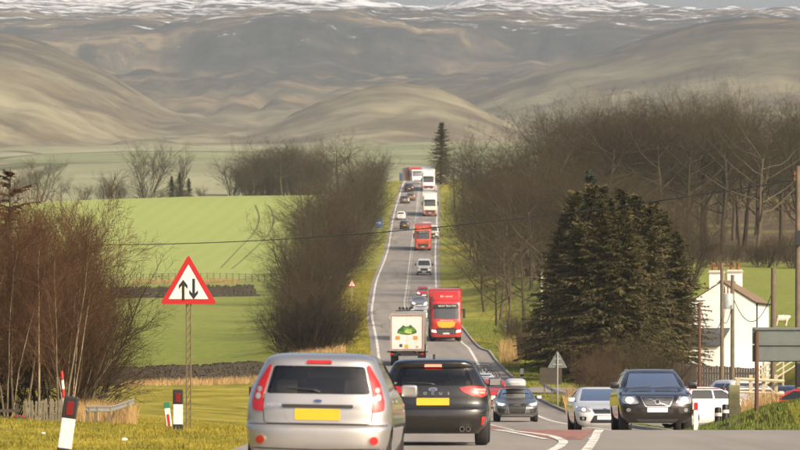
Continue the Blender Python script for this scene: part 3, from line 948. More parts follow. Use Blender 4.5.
def wheel(parent, x, y, r, w, side, rim_mat=None):
    mb = MB(); h = w/2
    mb.lathe([(r*.62, -h*.8), (r*.80, -h), (r*.94, -h*.95), (r, -h*.7), (r, h*.7), (r*.94, h*.95), (r*.80, h), (r*.62, h*.8), (r*.62, -h*.8)], (0, 0, 0), 'x', 28)
    o = mb.build("wheel", MV['rubber'], parent, sm=40, loc=(x, y, r))
    mr = MB(); q = h*.75*side
    mr.lathe([(0.001, q*.95), (r*.12, q*1.0), (r*.14, q*.8), (r*.5, q*.6), (r*.58, q*1.0), (r*.63, q*1.02), (r*.63, -q*.8), (0.001, -q*.8)], (0, 0, 0), 'x', 24)
    for k in range(5):
        a = 2*math.pi*k/5
        M_ = Matrix.Rotation(a, 3, 'X')
        mr.box(M_ @ Vector((q*.86, 0, r*.33)), (abs(q)*.25, r*.13, r*.5), M_)
    mr.build("rim", rim_mat or MV['rim'], o, sm=40)
    return o

NA, NS = 12, 9
def outline(yr, yf, w, cr, cf, p=3.6):
    half = []
    for k in range(NA+1):
        t = math.pi/2*k/NA
        half.append((w*math.sin(t)**(2/p), yr+cr*(1-max(0, math.cos(t))**(2/p))))
    for k in range(1, NS):
        half.append((w, yr+cr+(yf-cf-yr-cr)*k/NS))
    for k in range(NA+1):
        t = math.pi/2*(1-k/NA)
        half.append((w*math.sin(t)**(2/p), yf-cf*(1-max(0, math.cos(t))**(2/p))))
    return half + [(-x, y) for x, y in half[-2:0:-1]]

def stack_mesh(levels, p=3.6):
    """levels (z, yr, yf, w, cr, cf) -> closed verts/faces"""
    V = []; Fc = []; m = None
    for z, yr, yf, w, cr, cf in levels:
        cr = min(cr, (yf-yr)*.45); cf = min(cf, (yf-yr)*.45)
        o = outline(yr, yf, w, cr, cf, p); m = len(o)
        V += [(x, y, z) for x, y in o]
    for i in range(len(levels)-1):
        for k in range(m):
            k2 = (k+1) % m
            Fc.append((i*m+k, i*m+k2, (i+1)*m+k2, (i+1)*m+k))
    Fc.append(tuple(range(m))[::-1]); n = (len(levels)-1)*m
    Fc.append(tuple(n+k for k in range(m)))
    return V, Fc

def dense_levels(rows, sub):
    rows = np.array(rows, float); L = rows[:, 2].max()
    z = rows[:, 0]; fs = [pchip(z, rows[:, i]) for i in range(1, 6)]
    zs = []
    for a, b in zip(z, z[1:]):
        zs += list(np.linspace(a, b, sub+1)[:-1])
    zs.append(z[-1])
    out = [(q, *[float(f(q)) for f in fs]) for q in zs]
    return [(q, yr-L/2, yf-L/2, w, cr, cf) for q, yr, yf, w, cr, cf in out], L, fs

def mesh_from(V, Fc, name="m", mat=None):
    me = bpy.data.meshes.new(name); me.from_pydata(V, [], Fc)
    bm = bmesh.new(); bm.from_mesh(me); bmesh.ops.recalc_face_normals(bm, faces=bm.faces[:]); bm.to_mesh(me); bm.free()
    if mat: me.materials.append(mat)
    return me

DIRS = {'rear': Vector((0, 1, 0)), 'front': Vector((0, -1, 0)), 'right': Vector((-1, 0, 0)), 'left': Vector((1, 0, 0)), 'top': Vector((0, 0, -1))}
def resample(poly, step):
    out = []
    for i, a in enumerate(poly):
        b = poly[(i+1) % len(poly)]
        n = max(1, int(math.dist(a, b)/step))
        for k in range(n): out.append((a[0]+(b[0]-a[0])*k/n, a[1]+(b[1]-a[1])*k/n))
    return out
def rounded(poly, r=.03, n=4):
    out = []; m = len(poly)
    for i in range(m):
        p0, p, p1 = Vector(poly[i-1]), Vector(poly[i]), Vector(poly[(i+1) % m])
        a = (p0-p); b = (p1-p); ra = min(r, a.length*.45); rb = min(r, b.length*.45)
        a = p+a.normalized()*ra; b = p+b.normalized()*rb
        for k in range(n+1):
            t = k/n; q = a*(1-t)**2+p*2*t*(1-t)+b*t*t
            out.append((q.x, q.y))
    return out
def oval(cx, cz, rx, rz, n=20): return [(cx+rx*math.cos(2*math.pi*k/n), cz+rz*math.sin(2*math.pi*k/n)) for k in range(n)]

def patch(name, bvh, poly, dr, mat, parent, off=.006, thick=.02, step=.06, mirror=False, rnd=0.):
    """a piece of skin following the body under a 2D outline (x,z for front/rear, y,z for the sides)"""
    if rnd: poly = rounded(poly, rnd)
    if mirror:
        patch(name, bvh, [(-x, z) for x, z in poly], dr, mat, parent, off, thick, step)
    d = DIRS[dr]
    pl = resample(poly, step)
    xs = [p[0] for p in pl]; zs = [p[1] for p in pl]
    pts = [Vector(p) for p in pl]
    edges = [(i, (i+1) % len(pl)) for i in range(len(pl))]
    gx = np.arange(min(xs)+step*.5, max(xs), step); gz_ = np.arange(min(zs)+step*.5, max(zs), step)
    for x in gx:
        for z in gz_:
            pts.append(Vector((float(x), float(z))))
    r = geometry.delaunay_2d_cdt(pts, edges, [], 1, 1e-5)
    V2, Fc = r[0], r[2]
    V = []
    for q in V2:
        if dr in ('rear', 'front'): o = Vector((q[0], 0, q[1]))-d*20
        elif dr == 'top': o = Vector((q[0], q[1], 20))
        else: o = Vector((0, q[0], q[1]))-d*20
        hit = bvh.ray_cast(o, d)
        if hit[0] is None:
            nb = bvh.find_nearest(o+d*(20-2.0))
            h = nb[0] if nb[0] is not None else o+d*18
            V.append(Vector((o.x, h.y, o.z)) if dr in ('rear', 'front') else Vector((h.x, o.y, o.z)))
        else: V.append(hit[0])
    me = bpy.data.meshes.new(name)
    me.from_pydata([tuple(v-d*off) for v in V], [], [tuple(f) for f in Fc])
    bm = bmesh.new(); bm.from_mesh(me)
    bm.normal_update()
    if sum((f.normal.dot(d)*f.calc_area() for f in bm.faces)) > 0: bmesh.ops.reverse_faces(bm, faces=bm.faces[:])
    ed = [e for e in bm.edges if len(e.link_faces) == 1]
    if thick and ed:
        ex = bmesh.ops.extrude_edge_only(bm, edges=ed)
        bmesh.ops.translate(bm, vec=d*thick, verts=[g for g in ex['geom'] if isinstance(g, bmesh.types.BMVert)])
    set_smooth(bm, 35)
    bm.to_mesh(me); bm.free()
    return link(name, me, mat, parent)

def text(name, s, size, mat, parent, loc, rot, ext=.003, spacing=1., align='CENTER', sx=1.):
    cu = bpy.data.curves.new(name, 'FONT'); cu.body = s; cu.size = size; cu.extrude = ext; cu.align_x = align; cu.align_y = 'CENTER'; cu.space_character = spacing
    ob = bpy.data.objects.new(name, cu); COL.objects.link(ob)
    me = bpy.data.meshes.new_from_object(ob.evaluated_get(bpy.context.evaluated_depsgraph_get()))
    bpy.data.objects.remove(ob); bpy.data.curves.remove(cu)
    me.name = name
    o = link(name, me, mat, parent, loc); o.rotation_euler = rot; o.scale = (sx, 1, 1)
    return o

def boolean(me, cutters):
    o = bpy.data.objects.new("tmp", me); COL.objects.link(o); cs = []
    for c in cutters:
        k = bpy.data.objects.new("cut", c); COL.objects.link(k); cs.append(k)
        md = o.modifiers.new("b", 'BOOLEAN'); md.object = k; md.operation = 'DIFFERENCE'; md.solver = 'EXACT'; md.material_mode = 'TRANSFER'
    dg = bpy.context.evaluated_depsgraph_get(); dg.update()
    res = bpy.data.meshes.new_from_object(o.evaluated_get(dg))
    for k in cs: bpy.data.objects.remove(k)
    bpy.data.objects.remove(o)
    bm = bmesh.new(); bm.from_mesh(res); set_smooth(bm, 32); bm.to_mesh(res); bm.free()
    return res

def car(name, rows, paint, hero=False, wheels=(.72, .66, .32, .20), glazing=None, sub=3, firewall=1.15, skip_side=False):
    """generic car shell; returns (root, bvh, L). wheels = (front overhang, rear overhang, radius, width)"""
    e = empty(name)
    lv, L, fs = dense_levels(rows, sub if hero else 2)
    V, Fc = stack_mesh(lv)
    me = mesh_from(V, Fc, "body", paint)
    bvh = BVHTree.FromPolygons([Vector(v) for v in V], Fc)
    W = max(r[3] for r in rows)
    fo, ro, wr, ww = wheels
    wy = (L/2-fo, -L/2+ro)
    cut = []
    for y in wy:
        for s in (-1, 1):
            mb = MB(); mb.lathe([(0.001, W+.2), (wr*1.14, W+.2), (wr*1.14, W-.30), (0.001, W-.30)], (0, y, wr), 'x', 28)
            for i in range(len(mb.v)):
                mb.v[i] = (mb.v[i][0]*s, mb.v[i][1], mb.v[i][2])
            m = mb.mesh("c"); m.materials.append(MV['trim']); cut.append(m)
    g = glazing
    if hero:
        z0, z1 = .42, rows[-3][0]-.05
        lev = []
        for z in np.linspace(z0, z1, 14):
            yr, yf, w, cr, cf = [float(f(z)) for f in fs]
            yr += .10; yf = min(yf-.10, L-firewall)
            lev.append((z, yr-L/2, yf-L/2, max(w-.065, .1), max(cr-.05, .1), .25))
        v2, f2 = stack_mesh(lev); cut.append(mesh_from(v2, f2, "cav", MV['inner']))
        for key, ax in (('rear', 'y'), ('front', 'y')):
            if g.get(key):
                mb = MB(); pl = rounded(g[key], .04)
                if key == 'rear': mb.prism(pl, 'y', -L/2-.3, -L/2+.9)
                else: mb.prism(pl, 'y', L/2-2.75, L/2+.1)
                m = mb.mesh("w"); m.materials.append(MV['trim']); cut.append(m)
        if g.get('side'):
            for s in (-1, 1):
                for pl in g['side']:
                    mb = MB(); mb.prism(rounded(pl, .04), 'x', s*.35, s*1.3)
                    m = mb.mesh("w"); m.materials.append(MV['trim']); cut.append(m)
    me = boolean(me, cut)
    link("body", me, None, e)
    gm = MV['glass'] if hero else MV['window']; fm = MV['screen'] if hero else MV['winlight']
    o_ = -.012 if hero else .004
    if g.get('rear'): patch("rear_window", bvh, g['rear'], 'rear', gm, e, o_, 0 if hero else .01, .09, rnd=.04)
    if g.get('front'): patch("windscreen", bvh, g['front'], 'front', fm, e, o_, 0 if hero else .01, .09, rnd=.04)
    for pl in g.get('side', ()):
        for sd_ in ('left', 'right'):
            patch("side_window", bvh, pl, sd_, gm if hero else MV['window'], e, o_, 0 if hero else .01, .12, rnd=.04)
    for y, f in zip(wy, (1, 0)):
        for s in (-1, 1):
            wheel(e, s*(W-ww*.5-.02), y, wr, ww, s)
    if hero:
        zc = g.get('seat_z', .42); fy = L/2-firewall-1.05
        for s in (-1, 1):
            mb = MB(); mb.box((s*.36, fy-.10, zc+.38), (.46, .13, .56), Matrix.Rotation(-.2, 3, 'X'))
            st = mb.build("front_seat", MV['seat'], e, bevel=.04)
            mb = MB(); mb.box((s*.36, fy-.20, zc+.78), (.26, .10, .18)); mb.build("headrest", MV['seat'], st, bevel=.035)
        mb = MB(); mb.box((0, fy-1.0, zc+.30), (1.25, .14, .55), Matrix.Rotation(-.2, 3, 'X')); st = mb.build("rear_bench", MV['seat'], e, bevel=.04)
        for x in (-.40, .40):
            mb = MB(); mb.box((x, fy-1.08, zc+.66), (.26, .09, .17)); mb.build("headrest", MV['seat'], st, bevel=.03)
        mb = MB(); mb.box((0, L/2-firewall-.22, zc+.42), (1.3, .35, .3)); mb.build("dashboard", MV['trim'], e, bevel=.05)
        mb = MB(); pts = [(.36+.18*math.cos(t), L/2-firewall-.5+.05*math.sin(t), zc+.5+.17*math.sin(t)) for t in np.linspace(0, 6.283, 20)]
        mb.tube(pts, .014, 6); mb.build("steering_wheel", MV['trim'], e, sm=60)
    return e, bvh, L

def mirrors(e, x, y, z, paint, w=.2, h=.13, d=.10):
    for s in (-1, 1):
        mb = MB(); mb.box((s*x, y, z), (w, d, h)); o = mb.build("door_mirror", paint, e, bevel=.035, sm=50)
        mb = MB(); mb.box((s*x, y-d*.5-.004, z), (w*.8, .006, h*.72)); mb.build("mirror_glass", MV['chrome'], o, bevel=.002)
        mb = MB(); mb.box((s*(x-w*.55), y+.02, z-h*.38), (w*.4, .05, .035)); mb.build("mirror_arm", MV['trim'], o)

def plate(e, bvh, cx, z0, z1, dr, hw=.26, mat=None):
    return patch("number_plate", bvh, [(cx-hw, z0), (cx+hw, z0), (cx+hw, z1), (cx-hw, z1)], dr, mat or (MV['plate_y'] if dr == 'rear' else MV['plate_w']), e, .016, .03, .12, rnd=.012)

def seam(e, bvh, pts, dr, w=.007, mat=None, name="panel_gap"):
    a = [Vector(p) for p in pts]; l = []; r_ = []
    for i, p in enumerate(a):
        d = (a[min(i+1, len(a)-1)]-a[max(i-1, 0)]).normalized(); n = Vector((-d.y, d.x))*w/2
        l.append(tuple(p+n)); r_.append(tuple(p-n))
    return patch(name, bvh, l+r_[::-1], dr, mat or MV['trim'], e, .0025, 0, .05)

def set_down(e, u, Y, yaw=0., roll=0., dx=0., group=None, label=None, cat="car", z=None, pitch=True):
    X = (u-400)/F*Y+dx
    s = float(roadZ(Y+2)-roadZ(Y-2))/4 if pitch else 0.
    back = abs(yaw) > 90
    e.location = (X, Y, (float(roadZ(Y)) if z is None else z)+.004)
    e.rotation_euler = (math.atan(s)*(-1 if back else 1), R(roll), R(yaw))
    return tag(e, label, cat, group)

# ---------------------------------------------------------------- silver hatchback, seen from behind
FI = [(.18, .12, 3.80, .70, .3, .5), (.30, .03, 3.88, .775, .45, .6), (.42, .0, 3.92, .81, .45, .7), (.56, .005, 3.92, .83, .45, .75), (.615, .03, 3.91, .836, .44, .75), (.64, .085, 3.90, .836, .42, .75), (.80, .10, 3.80, .832, .40, .8),
      (.95, .13, 3.30, .815, .40, .9), (1.02, .16, 2.95, .79, .38, .8), (1.15, .21, 2.65, .735, .36, .5), (1.30, .28, 2.35, .668, .34, .4), (1.38, .32, 2.1, .625, .33, .4), (1.43, .45, 1.9, .55, .4, .4), (1.455, .75, 1.6, .38, .4, .4), (1.46, 1.1, 1.3, .1, .1, .1)]
e, b, L = car("silver_hatchback", FI, MP['silver'], True, (.78, .60, .30, .19),
    dict(rear=[(-.60, .985), (.60, .985), (.52, 1.305), (-.52, 1.305)], front=[(-.60, 1.05), (.60, 1.05), (.5, 1.37), (-.5, 1.37)], side=[[(-1.35, 1.03), (.55, 1.03), (.0, 1.34), (-1.2, 1.34)]], seat_z=.40), 4, 1.2)
mt = MP['silver']
TL = [(.575, 1.32), (.545, 1.315), (.63, .98), (.625, .79), (.66, .775), (.76, .80), (.765, .90), (.70, 1.12)]
patch("tail_lamp", b, TL, 'rear', MV['redl'], e, .016, .05, .035, mirror=True, rnd=.02)
patch("reversing_lamp", b, oval(.695, .955, .032, .038), 'rear', MV['clear'], e, .021, .01, .02, mirror=True)
patch("reversing_lamp", b, oval(.68, 1.035, .028, .033), 'rear', MV['clear'], e, .021, .01, .02, mirror=True)
patch("brake_lamp", b, [(-.15, 1.335), (.15, 1.335), (.14, 1.372), (-.14, 1.372)], 'rear', MV['redl'], e, .02, .04, .05, rnd=.012)
patch("number_plate_recess", b, [(-.40, .845), (.40, .845), (.34, .655), (-.34, .655)], 'rear', MP['silver'], e, .004, .01, .07, rnd=.05)
patch("handle_strip", b, [(-.41, .828), (.41, .828), (.41, .865), (-.41, .865)], 'rear', MV['trim'], e, .03, .04, .08, rnd=.014)
plate(e, b, 0, .685, .815, 'rear')
patch("emblem", b, oval(0, .905, .058, .024), 'rear', MV['chrome'], e, .012, .01, .03)
patch("emblem_centre", b, oval(0, .905, .048, .018), 'rear', MP['blue'], e, .016, .004, .03)
text("lettering", "FIESTA", .052, MV['chrome'], e, (-.5, -L/2+.075, .855), (R(80), 0, 0), sx=1.1)
text("lettering", "ZETEC", .045, MV['chrome'], e, (.5, -L/2+.075, .855), (R(80), 0, 0), sx=1.1)
seam(e, b, [(-.62, .98), (-.63, .80), (-.615, .66), (-.56, .645), (.56, .645), (.615, .66), (.63, .80), (.62, .98)], 'rear', .010)
seam(e, b, [(-.80, .635), (.80, .635)], 'rear', .012)
patch("fog_lamp_surround", b, oval(.655, .455, .064, .062), 'rear', MP['silver'], e, .012, .02, .03, mirror=True)
patch("fog_lamp", b, oval(.655, .455, .050, .048), 'rear', MV['redl'], e, .02, .02, .03, mirror=True)
seam(e, b, [(-.76, .36), (0, .345), (.76, .36)], 'rear', .014)
mb = MB(); mb.tube([(.02, -L/2+.17, 1.0), (-.05, -L/2+.16, 1.03), (-.36, -L/2+.175, 1.05)], [.022, .012, .008], 8); mb.build("rear_wiper", MV['trim'], e)
mirrors(e, .90, .95, 1.02, mt, .19, .14)
for sd_ in ('left', 'right'):
    seam(e, b, [(-.95, 1.03), (-.92, .7), (-.75, .35)], sd_); seam(e, b, [(.35, 1.0), (.38, .35)], sd_)
    patch("door_handle", b, [(-.75, .88), (-.55, .88), (-.55, .92), (-.75, .92)], sd_, mt, e, .03, .02, .1, rnd=.015)
    patch("side_moulding", b, [(-.9, .60), (.9, .60), (.9, .64), (-.9, .64)], sd_, MV['trim'], e, .012, .01, .2)
ang = R(-3.2); Yr = 63.6
set_down(e, 318.3, Yr+L/2*math.cos(ang), -3.2, .9, label="silver hatchback seen from behind at the bottom, nearest car of all", z=-.02, dx=.11)

# ---------------------------------------------------------------- black hatchback, brake lights on
FO = [(.20, .15, 4.25, .75, .3, .5), (.32, .05, 4.34, .86, .5, .7), (.46, .0, 4.38, .895, .5, .8), (.58, .01, 4.37, .91, .5, .85), (.64, .06, 4.35, .912, .47, .9), (.72, .10, 4.3, .912, .45, .9), (.85, .11, 4.1, .905, .42, 1.), (.95, .14, 3.5, .88, .42, 1.),
      (1.03, .18, 3.1, .83, .4, .8), (1.15, .27, 2.85, .77, .36, .5), (1.27, .35, 2.55, .705, .36, .45), (1.30, .33, 2.5, .69, .34, .4), (1.36, .32, 2.3, .65, .33, .4), (1.41, .42, 2.1, .57, .4, .4), (1.435, .8, 1.8, .4, .4, .4), (1.445, 1.2, 1.5, .1, .1, .1)]
e, b, L = car("black_hatchback", FO, MP['black'], True, (.88, .76, .33, .215),
    dict(rear=[(-.66, .985), (.66, .985), (.54, 1.275), (-.54, 1.275)], front=[(-.62, 1.07), (.62, 1.07), (.52, 1.36), (-.52, 1.36)], side=[[(-1.35, 1.05), (.6, 1.05), (.05, 1.33), (-1.1, 1.33)]], seat_z=.40), 4, 1.25)
TLb = [(.43, .955), (.62, .985), (.88, .965), (.895, .84), (.80, .79), (.64, .82), (.48, .885)]
patch("tail_lamp", b, TLb, 'rear', MV['redl'], e, .016, .05, .04, mirror=True, rnd=.03)
patch("lit_lamp_bar", b, [(.66, .945), (.86, .935), (.865, .905), (.68, .905)], 'rear', MV['brake'], e, .021, .01, .03, mirror=True, rnd=.012)
patch("lit_lamp_bar", b, [(.75, .895), (.855, .89), (.85, .855), (.77, .86)], 'rear', MV['brake'], e, .021, .01, .03, mirror=True, rnd=.012)
patch("brake_lamp", b, [(-.145, 1.295), (.145, 1.295), (.135, 1.335), (-.135, 1.335)], 'rear', MV['brake'], e, .02, .04, .05, rnd=.01)
plate(e, b, 0, .665, .785, 'rear', .268)
patch("emblem", b, oval(0, .925, .070, .029), 'rear', MV['chrome'], e, .012, .01, .03)
patch("emblem_centre", b, oval(0, .925, .058, .022), 'rear', MP['blue'], e, .016, .004, .03)
for k, ch in enumerate("FOCUS"):
    text("lettering", ch, .058, MV['chrome'], e, (-.255+.1275*k, -L/2+.100, .858), (R(84), 0, 0), sx=1.25)
seam(e, b, [(-.56, .97), (-.57, .80), (-.54, .635), (.54, .635), (.57, .80), (.56, .97)], 'rear', .010)
patch("rear_diffuser", b, [(-.66, .44), (.66, .44), (.58, .24), (-.58, .24)], 'rear', MV['trim'], e, .010, .02, .08, rnd=.05)
patch("reflector", b, [(.79, .335), (.835, .335), (.87, .48), (.80, .48)], 'rear', MV['redl'], e, .014, .02, .04, mirror=True, rnd=.015)
seam(e, b, [(-.86, .515), (0, .50), (.86, .515)], 'rear', .016)
for x in (.48, .58):
    mb = MB(); mb.lathe([(.040, -.05), (.040, .06), (.034, .06), (.034, -.05), (.040, -.05)], (x, -L/2+.02, .275), 'y', 16); mb.build("exhaust_pipe", MV['chrome'], e, sm=40)
mb = MB(); mb.tube([(.02, -L/2+.20, 1.0), (-.04, -L/2+.18, 1.02), (-.40, -L/2+.20, 1.035)], [.022, .012, .008], 8); mb.build("rear_wiper", MV['trim'], e)
mb = MB(); mb.prism([(-L/2+.95, 1.42), (-L/2+1.12, 1.43), (-L/2+.98, 1.505), (-L/2+.955, 1.505)], 'x', -.022, .022); mb.build("aerial_fin", MP['black'], e, bevel=.008)
mirrors(e, .98, 1.0, 1.04, MP['black'], .22, .15)
ang = R(-1.7); Yr = 91.
set_down(e, 429, Yr+L/2, -1.7, 0, label="black hatchback with glowing brake lights just ahead of the silver hatchback", dx=.115, z=.055)

# ---------------------------------------------------------------- dark SUV, headlights on
VO = [(.30, .15, 4.48, .75, .3, .4), (.42, .05, 4.58, .88, .4, .55), (.56, 0, 4.63, .92, .4, .62), (.70, .01, 4.63, .935, .4, .66), (.82, .02, 4.60, .943, .4, .7), (.95, .05, 4.50, .945, .4, .8), (1.05, .08, 4.20, .94, .4, .9),
      (1.13, .12, 3.65, .915, .4, .9), (1.19, .15, 3.3, .87, .38, .7), (1.37, .25, 2.95, .80, .36, .45), (1.54, .35, 2.55, .71, .36, .45), (1.63, .42, 2.3, .65, .33, .4), (1.68, .5, 2.1, .57, .4, .4), (1.705, .8, 1.8, .4, .4, .4), (1.71, 1.2, 1.5, .1, .1, .1)]
e, b, L = car("dark_suv", VO, MP['dark'], True, (.90, .95, .36, .235),
    dict(rear=[(-.6, 1.2), (.6, 1.2), (.52, 1.52), (-.52, 1.52)], front=[(-.715, 1.215), (.715, 1.215), (.56, 1.60), (-.56, 1.60)], side=[[(-1.6, 1.22), (.62, 1.22), (-.15, 1.56), (-1.4, 1.56)]], seat_z=.55), 4, 1.35)
HL = [(.47, .80), (.55, .985), (.86, .985), (.905, .90), (.87, .80), (.66, .77)]
patch("headlamp", b, HL, 'front', MV['clear'], e, .014, .05, .04, mirror=True, rnd=.03)
patch("lit_lamp", b, oval(.70, .885, .095, .075), 'front', MV['head'], e, .022, .02, .03, mirror=True)
patch("grille_frame", b, [(-.445, .985), (.445, .985), (.31, .70), (-.31, .70)], 'front', MV['chrome'], e, .016, .05, .05, rnd=.05)
patch("grille", b, [(-.405, .960), (.405, .960), (.285, .725), (-.285, .725)], 'front', MV['trim'], e, .022, .02, .05, rnd=.04)
for z in (.765, .805, .845, .885, .925):
    hw = np.interp(z, [.725, .96], [.28, .40])-.015
    seam(e, b, [(-hw, z), (hw, z)], 'front', .010, MV['rim'], "grille_bar").location = (0, .024, 0)
for s in (-1, 1):
    patch("chrome_blade", b, [(s*.47, .81), (s*.50, .81), (s*.57, .97), (s*.53, .97)], 'front', MV['chrome'], e, .022, .02, .04)
seam(e, b, [(-.27, .735), (.27, .935)], 'front', .034, MV['chrome'], "diagonal_bar").location = (0, .030, 0)
patch("emblem", b, oval(0, .838, .072, .072), 'front', MV['chrome'], e, .036, .02, .03)
patch("emblem_centre", b, oval(0, .838, .05, .05), 'front', MV['trim'], e, .039, .006, .03)
plate(e, b, 0, .575, .690, 'front')
patch("lower_intake", b, [(-.43, .66), (.43, .66), (.33, .44), (-.33, .44)], 'front', MV['trim'], e, .006, .02, .06, rnd=.05)
for s in (-1, 1):
    patch("bumper_intake", b, [(s*.52, .70), (s*.86, .70), (s*.84, .56), (s*.56, .54)], 'front', MV['trim'], e, .006, .02, .05, rnd=.04)
    patch("fog_lamp", b, oval(s*.73, .63, .055, .05), 'front', MV['clear'], e, .018, .02, .03)
patch("skid_plate", b, [(-.55, .40), (.55, .40), (.46, .33), (-.46, .33)], 'front', MP['grey'], e, .016, .02, .07, rnd=.03)
seam(e, b, [(-.88, 1.005), (-.5, 1.01), (.5, 1.01), (.88, 1.005)], 'front', .010)
for x0, x1 in ((-.02, -.62), (.60, .08)):
    mb = MB(); mb.tube([(x0, L/2-1.18, 1.20), (x1, L/2-1.32, 1.24)], .012, 6); mb.build("wiper", MV['trim'], e)
mirrors(e, 1.00, .92, 1.27, MP['black'], .23, .17)
for s in (-1, 1):
    mb = MB(); mb.tube([(s*.58, -1.55, 1.655), (s*.585, -1.4, 1.69), (s*.585, -.35, 1.69), (s*.58, -.2, 1.655)], .017, 6); mb.build("roof_rail", MV['chrome'], e)
set_down(e, 653, 141+L/2, 181.5, 0, label="dark SUV with lit headlights and chrome grille coming towards us", z=-.27, dx=-.05)

# ---------------------------------------------------------------- pale silver saloon behind the SUV
MO = [(.20, .15, 4.65, .7, .3, .5), (.30, .05, 4.74, .85, .4, .6), (.42, 0, 4.78, .90, .4, .7), (.56, .01, 4.78, .92, .4, .78), (.68, .03, 4.73, .932, .4, .85), (.78, .05, 4.58, .94, .4, .95), (.87, .07, 4.25, .935, .4, 1.), (.96, .1, 3.72, .915, .4, 1.), (1.02, .15, 3.45, .88, .4, .8),
      (1.15, .3, 3.15, .81, .4, .45), (1.30, .5, 2.75, .73, .4, .45), (1.42, .75, 2.35, .64, .4, .4), (1.47, .95, 2.15, .56, .4, .4), (1.495, 1.2, 1.9, .4, .3, .3), (1.5, 1.5, 1.7, .1, .1, .1)]
GM = dict(rear=[(-.6, 1.05), (.6, 1.05), (.5, 1.38), (-.5, 1.38)], front=[(-.72, 1.045), (.72, 1.045), (.56, 1.42), (-.56, 1.42)], side=[[(-1.6, 1.06), (.70, 1.06), (-.15, 1.38), (-1.1, 1.38)]], seat_z=.38)
def saloon_front(e, b, L, mat, lit=None):
    patch("headlamp", b, [(.44, .70), (.60, .85), (.86, .885), (.915, .86), (.88, .72), (.70, .67)], 'front', MV['clear'], e, .014, .05, .04, mirror=True, rnd=.03)
    patch("projector_lamp", b, oval(.68, .765, .055, .05), 'front', lit or MV['headdim'], e, .02, .02, .03, mirror=True)
    patch("upper_grille_frame", b, [(-.41, .775), (.41, .775), (.35, .625), (-.35, .625)], 'front', MV['chrome'], e, .012, .03, .05, rnd=.03)
    patch("upper_grille", b, [(-.39, .760), (.39, .760), (.335, .640), (-.335, .640)], 'front', MV['trim'], e, .017, .02, .05, rnd=.025)
    patch("lower_grille", b, [(-.36, .58), (.36, .58), (.50, .33), (-.50, .33)], 'front', MV['trim'], e, .008, .02, .05, rnd=.04)
    plate(e, b, 0, .44, .555, 'front')
    patch("fog_lamp_surround", b, [(.60, .53), (.82, .54), (.80, .42), (.62, .40)], 'front', MV['trim'], e, .008, .02, .04, mirror=True, rnd=.03)
    patch("fog_lamp", b, oval(.71, .475, .04, .04), 'front', MV['clear'], e, .014, .02, .03, mirror=True)
    patch("emblem", b, oval(0, .765, .07, .03), 'front', MV['chrome'], e, .022, .02, .03)
    seam(e, b, [(-.60, .865), (-.42, .80), (.42, .80), (.60, .865)], 'front', .010)
    mirrors(e, .995, .98, 1.08, mat, .21, .14)
e, b, L = car("silver_saloon", MO, MP['pearl'], True, (.92, 1.0, .33, .215), GM, 3, 1.35)
saloon_front(e, b, L, MP['pearl'])
set_down(e, 601, 179+L/2, 182.5, 0, label="pale silver saloon coming towards us, half hidden behind the dark SUV", z=-.56, dx=-.05)

# ---------------------------------------------------------------- grey estate with roof box
AU = [(z*1.44/1.5 if z > 1.0 else z, *r) for (z, *r) in MO]
AU = [(z, yr*.45 if z > 1.0 else yr, yf, w*.98, cr, cf) for (z, yr, yf, w, cr, cf) in AU]
e, b, L = car("grey_estate", AU, MP['grey'], True, (.90, 1.0, .33, .21), dict(GM, front=[(-.70, 1.03), (.70, 1.03), (.55, 1.365), (-.55, 1.365)], rear=None, side=[[(-1.9, 1.04), (.70, 1.04), (-.10, 1.33), (-1.7, 1.33)]]), 3, 1.35)
patch("headlamp", b, [(.46, .71), (.50, .80), (.84, .86), (.89, .82), (.84, .70), (.62, .67)], 'front', MV['clear'], e, .014, .05, .04, mirror=True, rnd=.02)
patch("lit_lamp", b, [(.55, .76), (.82, .81), (.80, .72), (.62, .71)], 'front', MV['head'], e, .02, .02, .03, mirror=True, rnd=.02)
patch("grille_frame", b, [(-.34, .80), (.34, .80), (.42, .68), (.34, .33), (-.34, .33), (-.42, .68)], 'front', MV['chrome'], e, .012, .03, .05, rnd=.03)
patch("grille", b, [(-.32, .785), (.32, .785), (.40, .675), (.325, .345), (-.325, .345), (-.40, .675)], 'front', MV['trim'], e, .018, .02, .05, rnd=.03)
plate(e, b, 0, .47, .585, 'front')
for k in range(4):
    mb = MB(); cx = -.096+.064*k
    mb.tube([(cx+.038*math.cos(t), 0, .038*math.sin(t)) for t in np.linspace(0, 6.283, 17)], .006, 5); mb.build("ring_emblem", MV['chrome'], e, loc=(0, L/2+.015, .725))
patch("bumper_intake", b, [(.50, .56), (.84, .60), (.80, .40), (.56, .36)], 'front', MV['trim'], e, .008, .02, .05, mirror=True, rnd=.03)
patch("front_splitter", b, [(-.7, .30), (.7, .30), (.65, .25), (-.65, .25)], 'front', MP['silver'], e, .016, .02, .07, rnd=.02)
mirrors(e, .985, .98, 1.05, MP['pearl'], .20, .13)
for s in (-1, 1):
    mb = MB(); mb.tube([(s*.55, -1.6, 1.38), (s*.56, -1.4, 1.43), (s*.56, -.2, 1.43), (s*.55, 0, 1.38)], .016, 6); mb.build("roof_rail", MV['chrome'], e)
for y in (-.9, .1):
    mb = MB(); mb.box((0, y, 1.475), (1.2, .07, .03)); mb.build("roof_bar", MV['trim'], e)
ux = (515.4-400)/F*(236+L/2)
set_down(e, 515.4, 236+L/2, 180.8, 0, label="grey estate car with lit headlights carrying a silver roof box", z=-.60)
rows = [(.0, .12, 1.85, .36, .3, .5), (.05, .03, 1.97, .42, .3, .6), (.14, 0, 2., .435, .3, .7), (.24, .02, 1.9, .42, .3, .7), (.32, .1, 1.65, .36, .3, .6), (.355, .25, 1.4, .25, .3, .4), (.365, .6, 1.0, .08, .1, .1)]
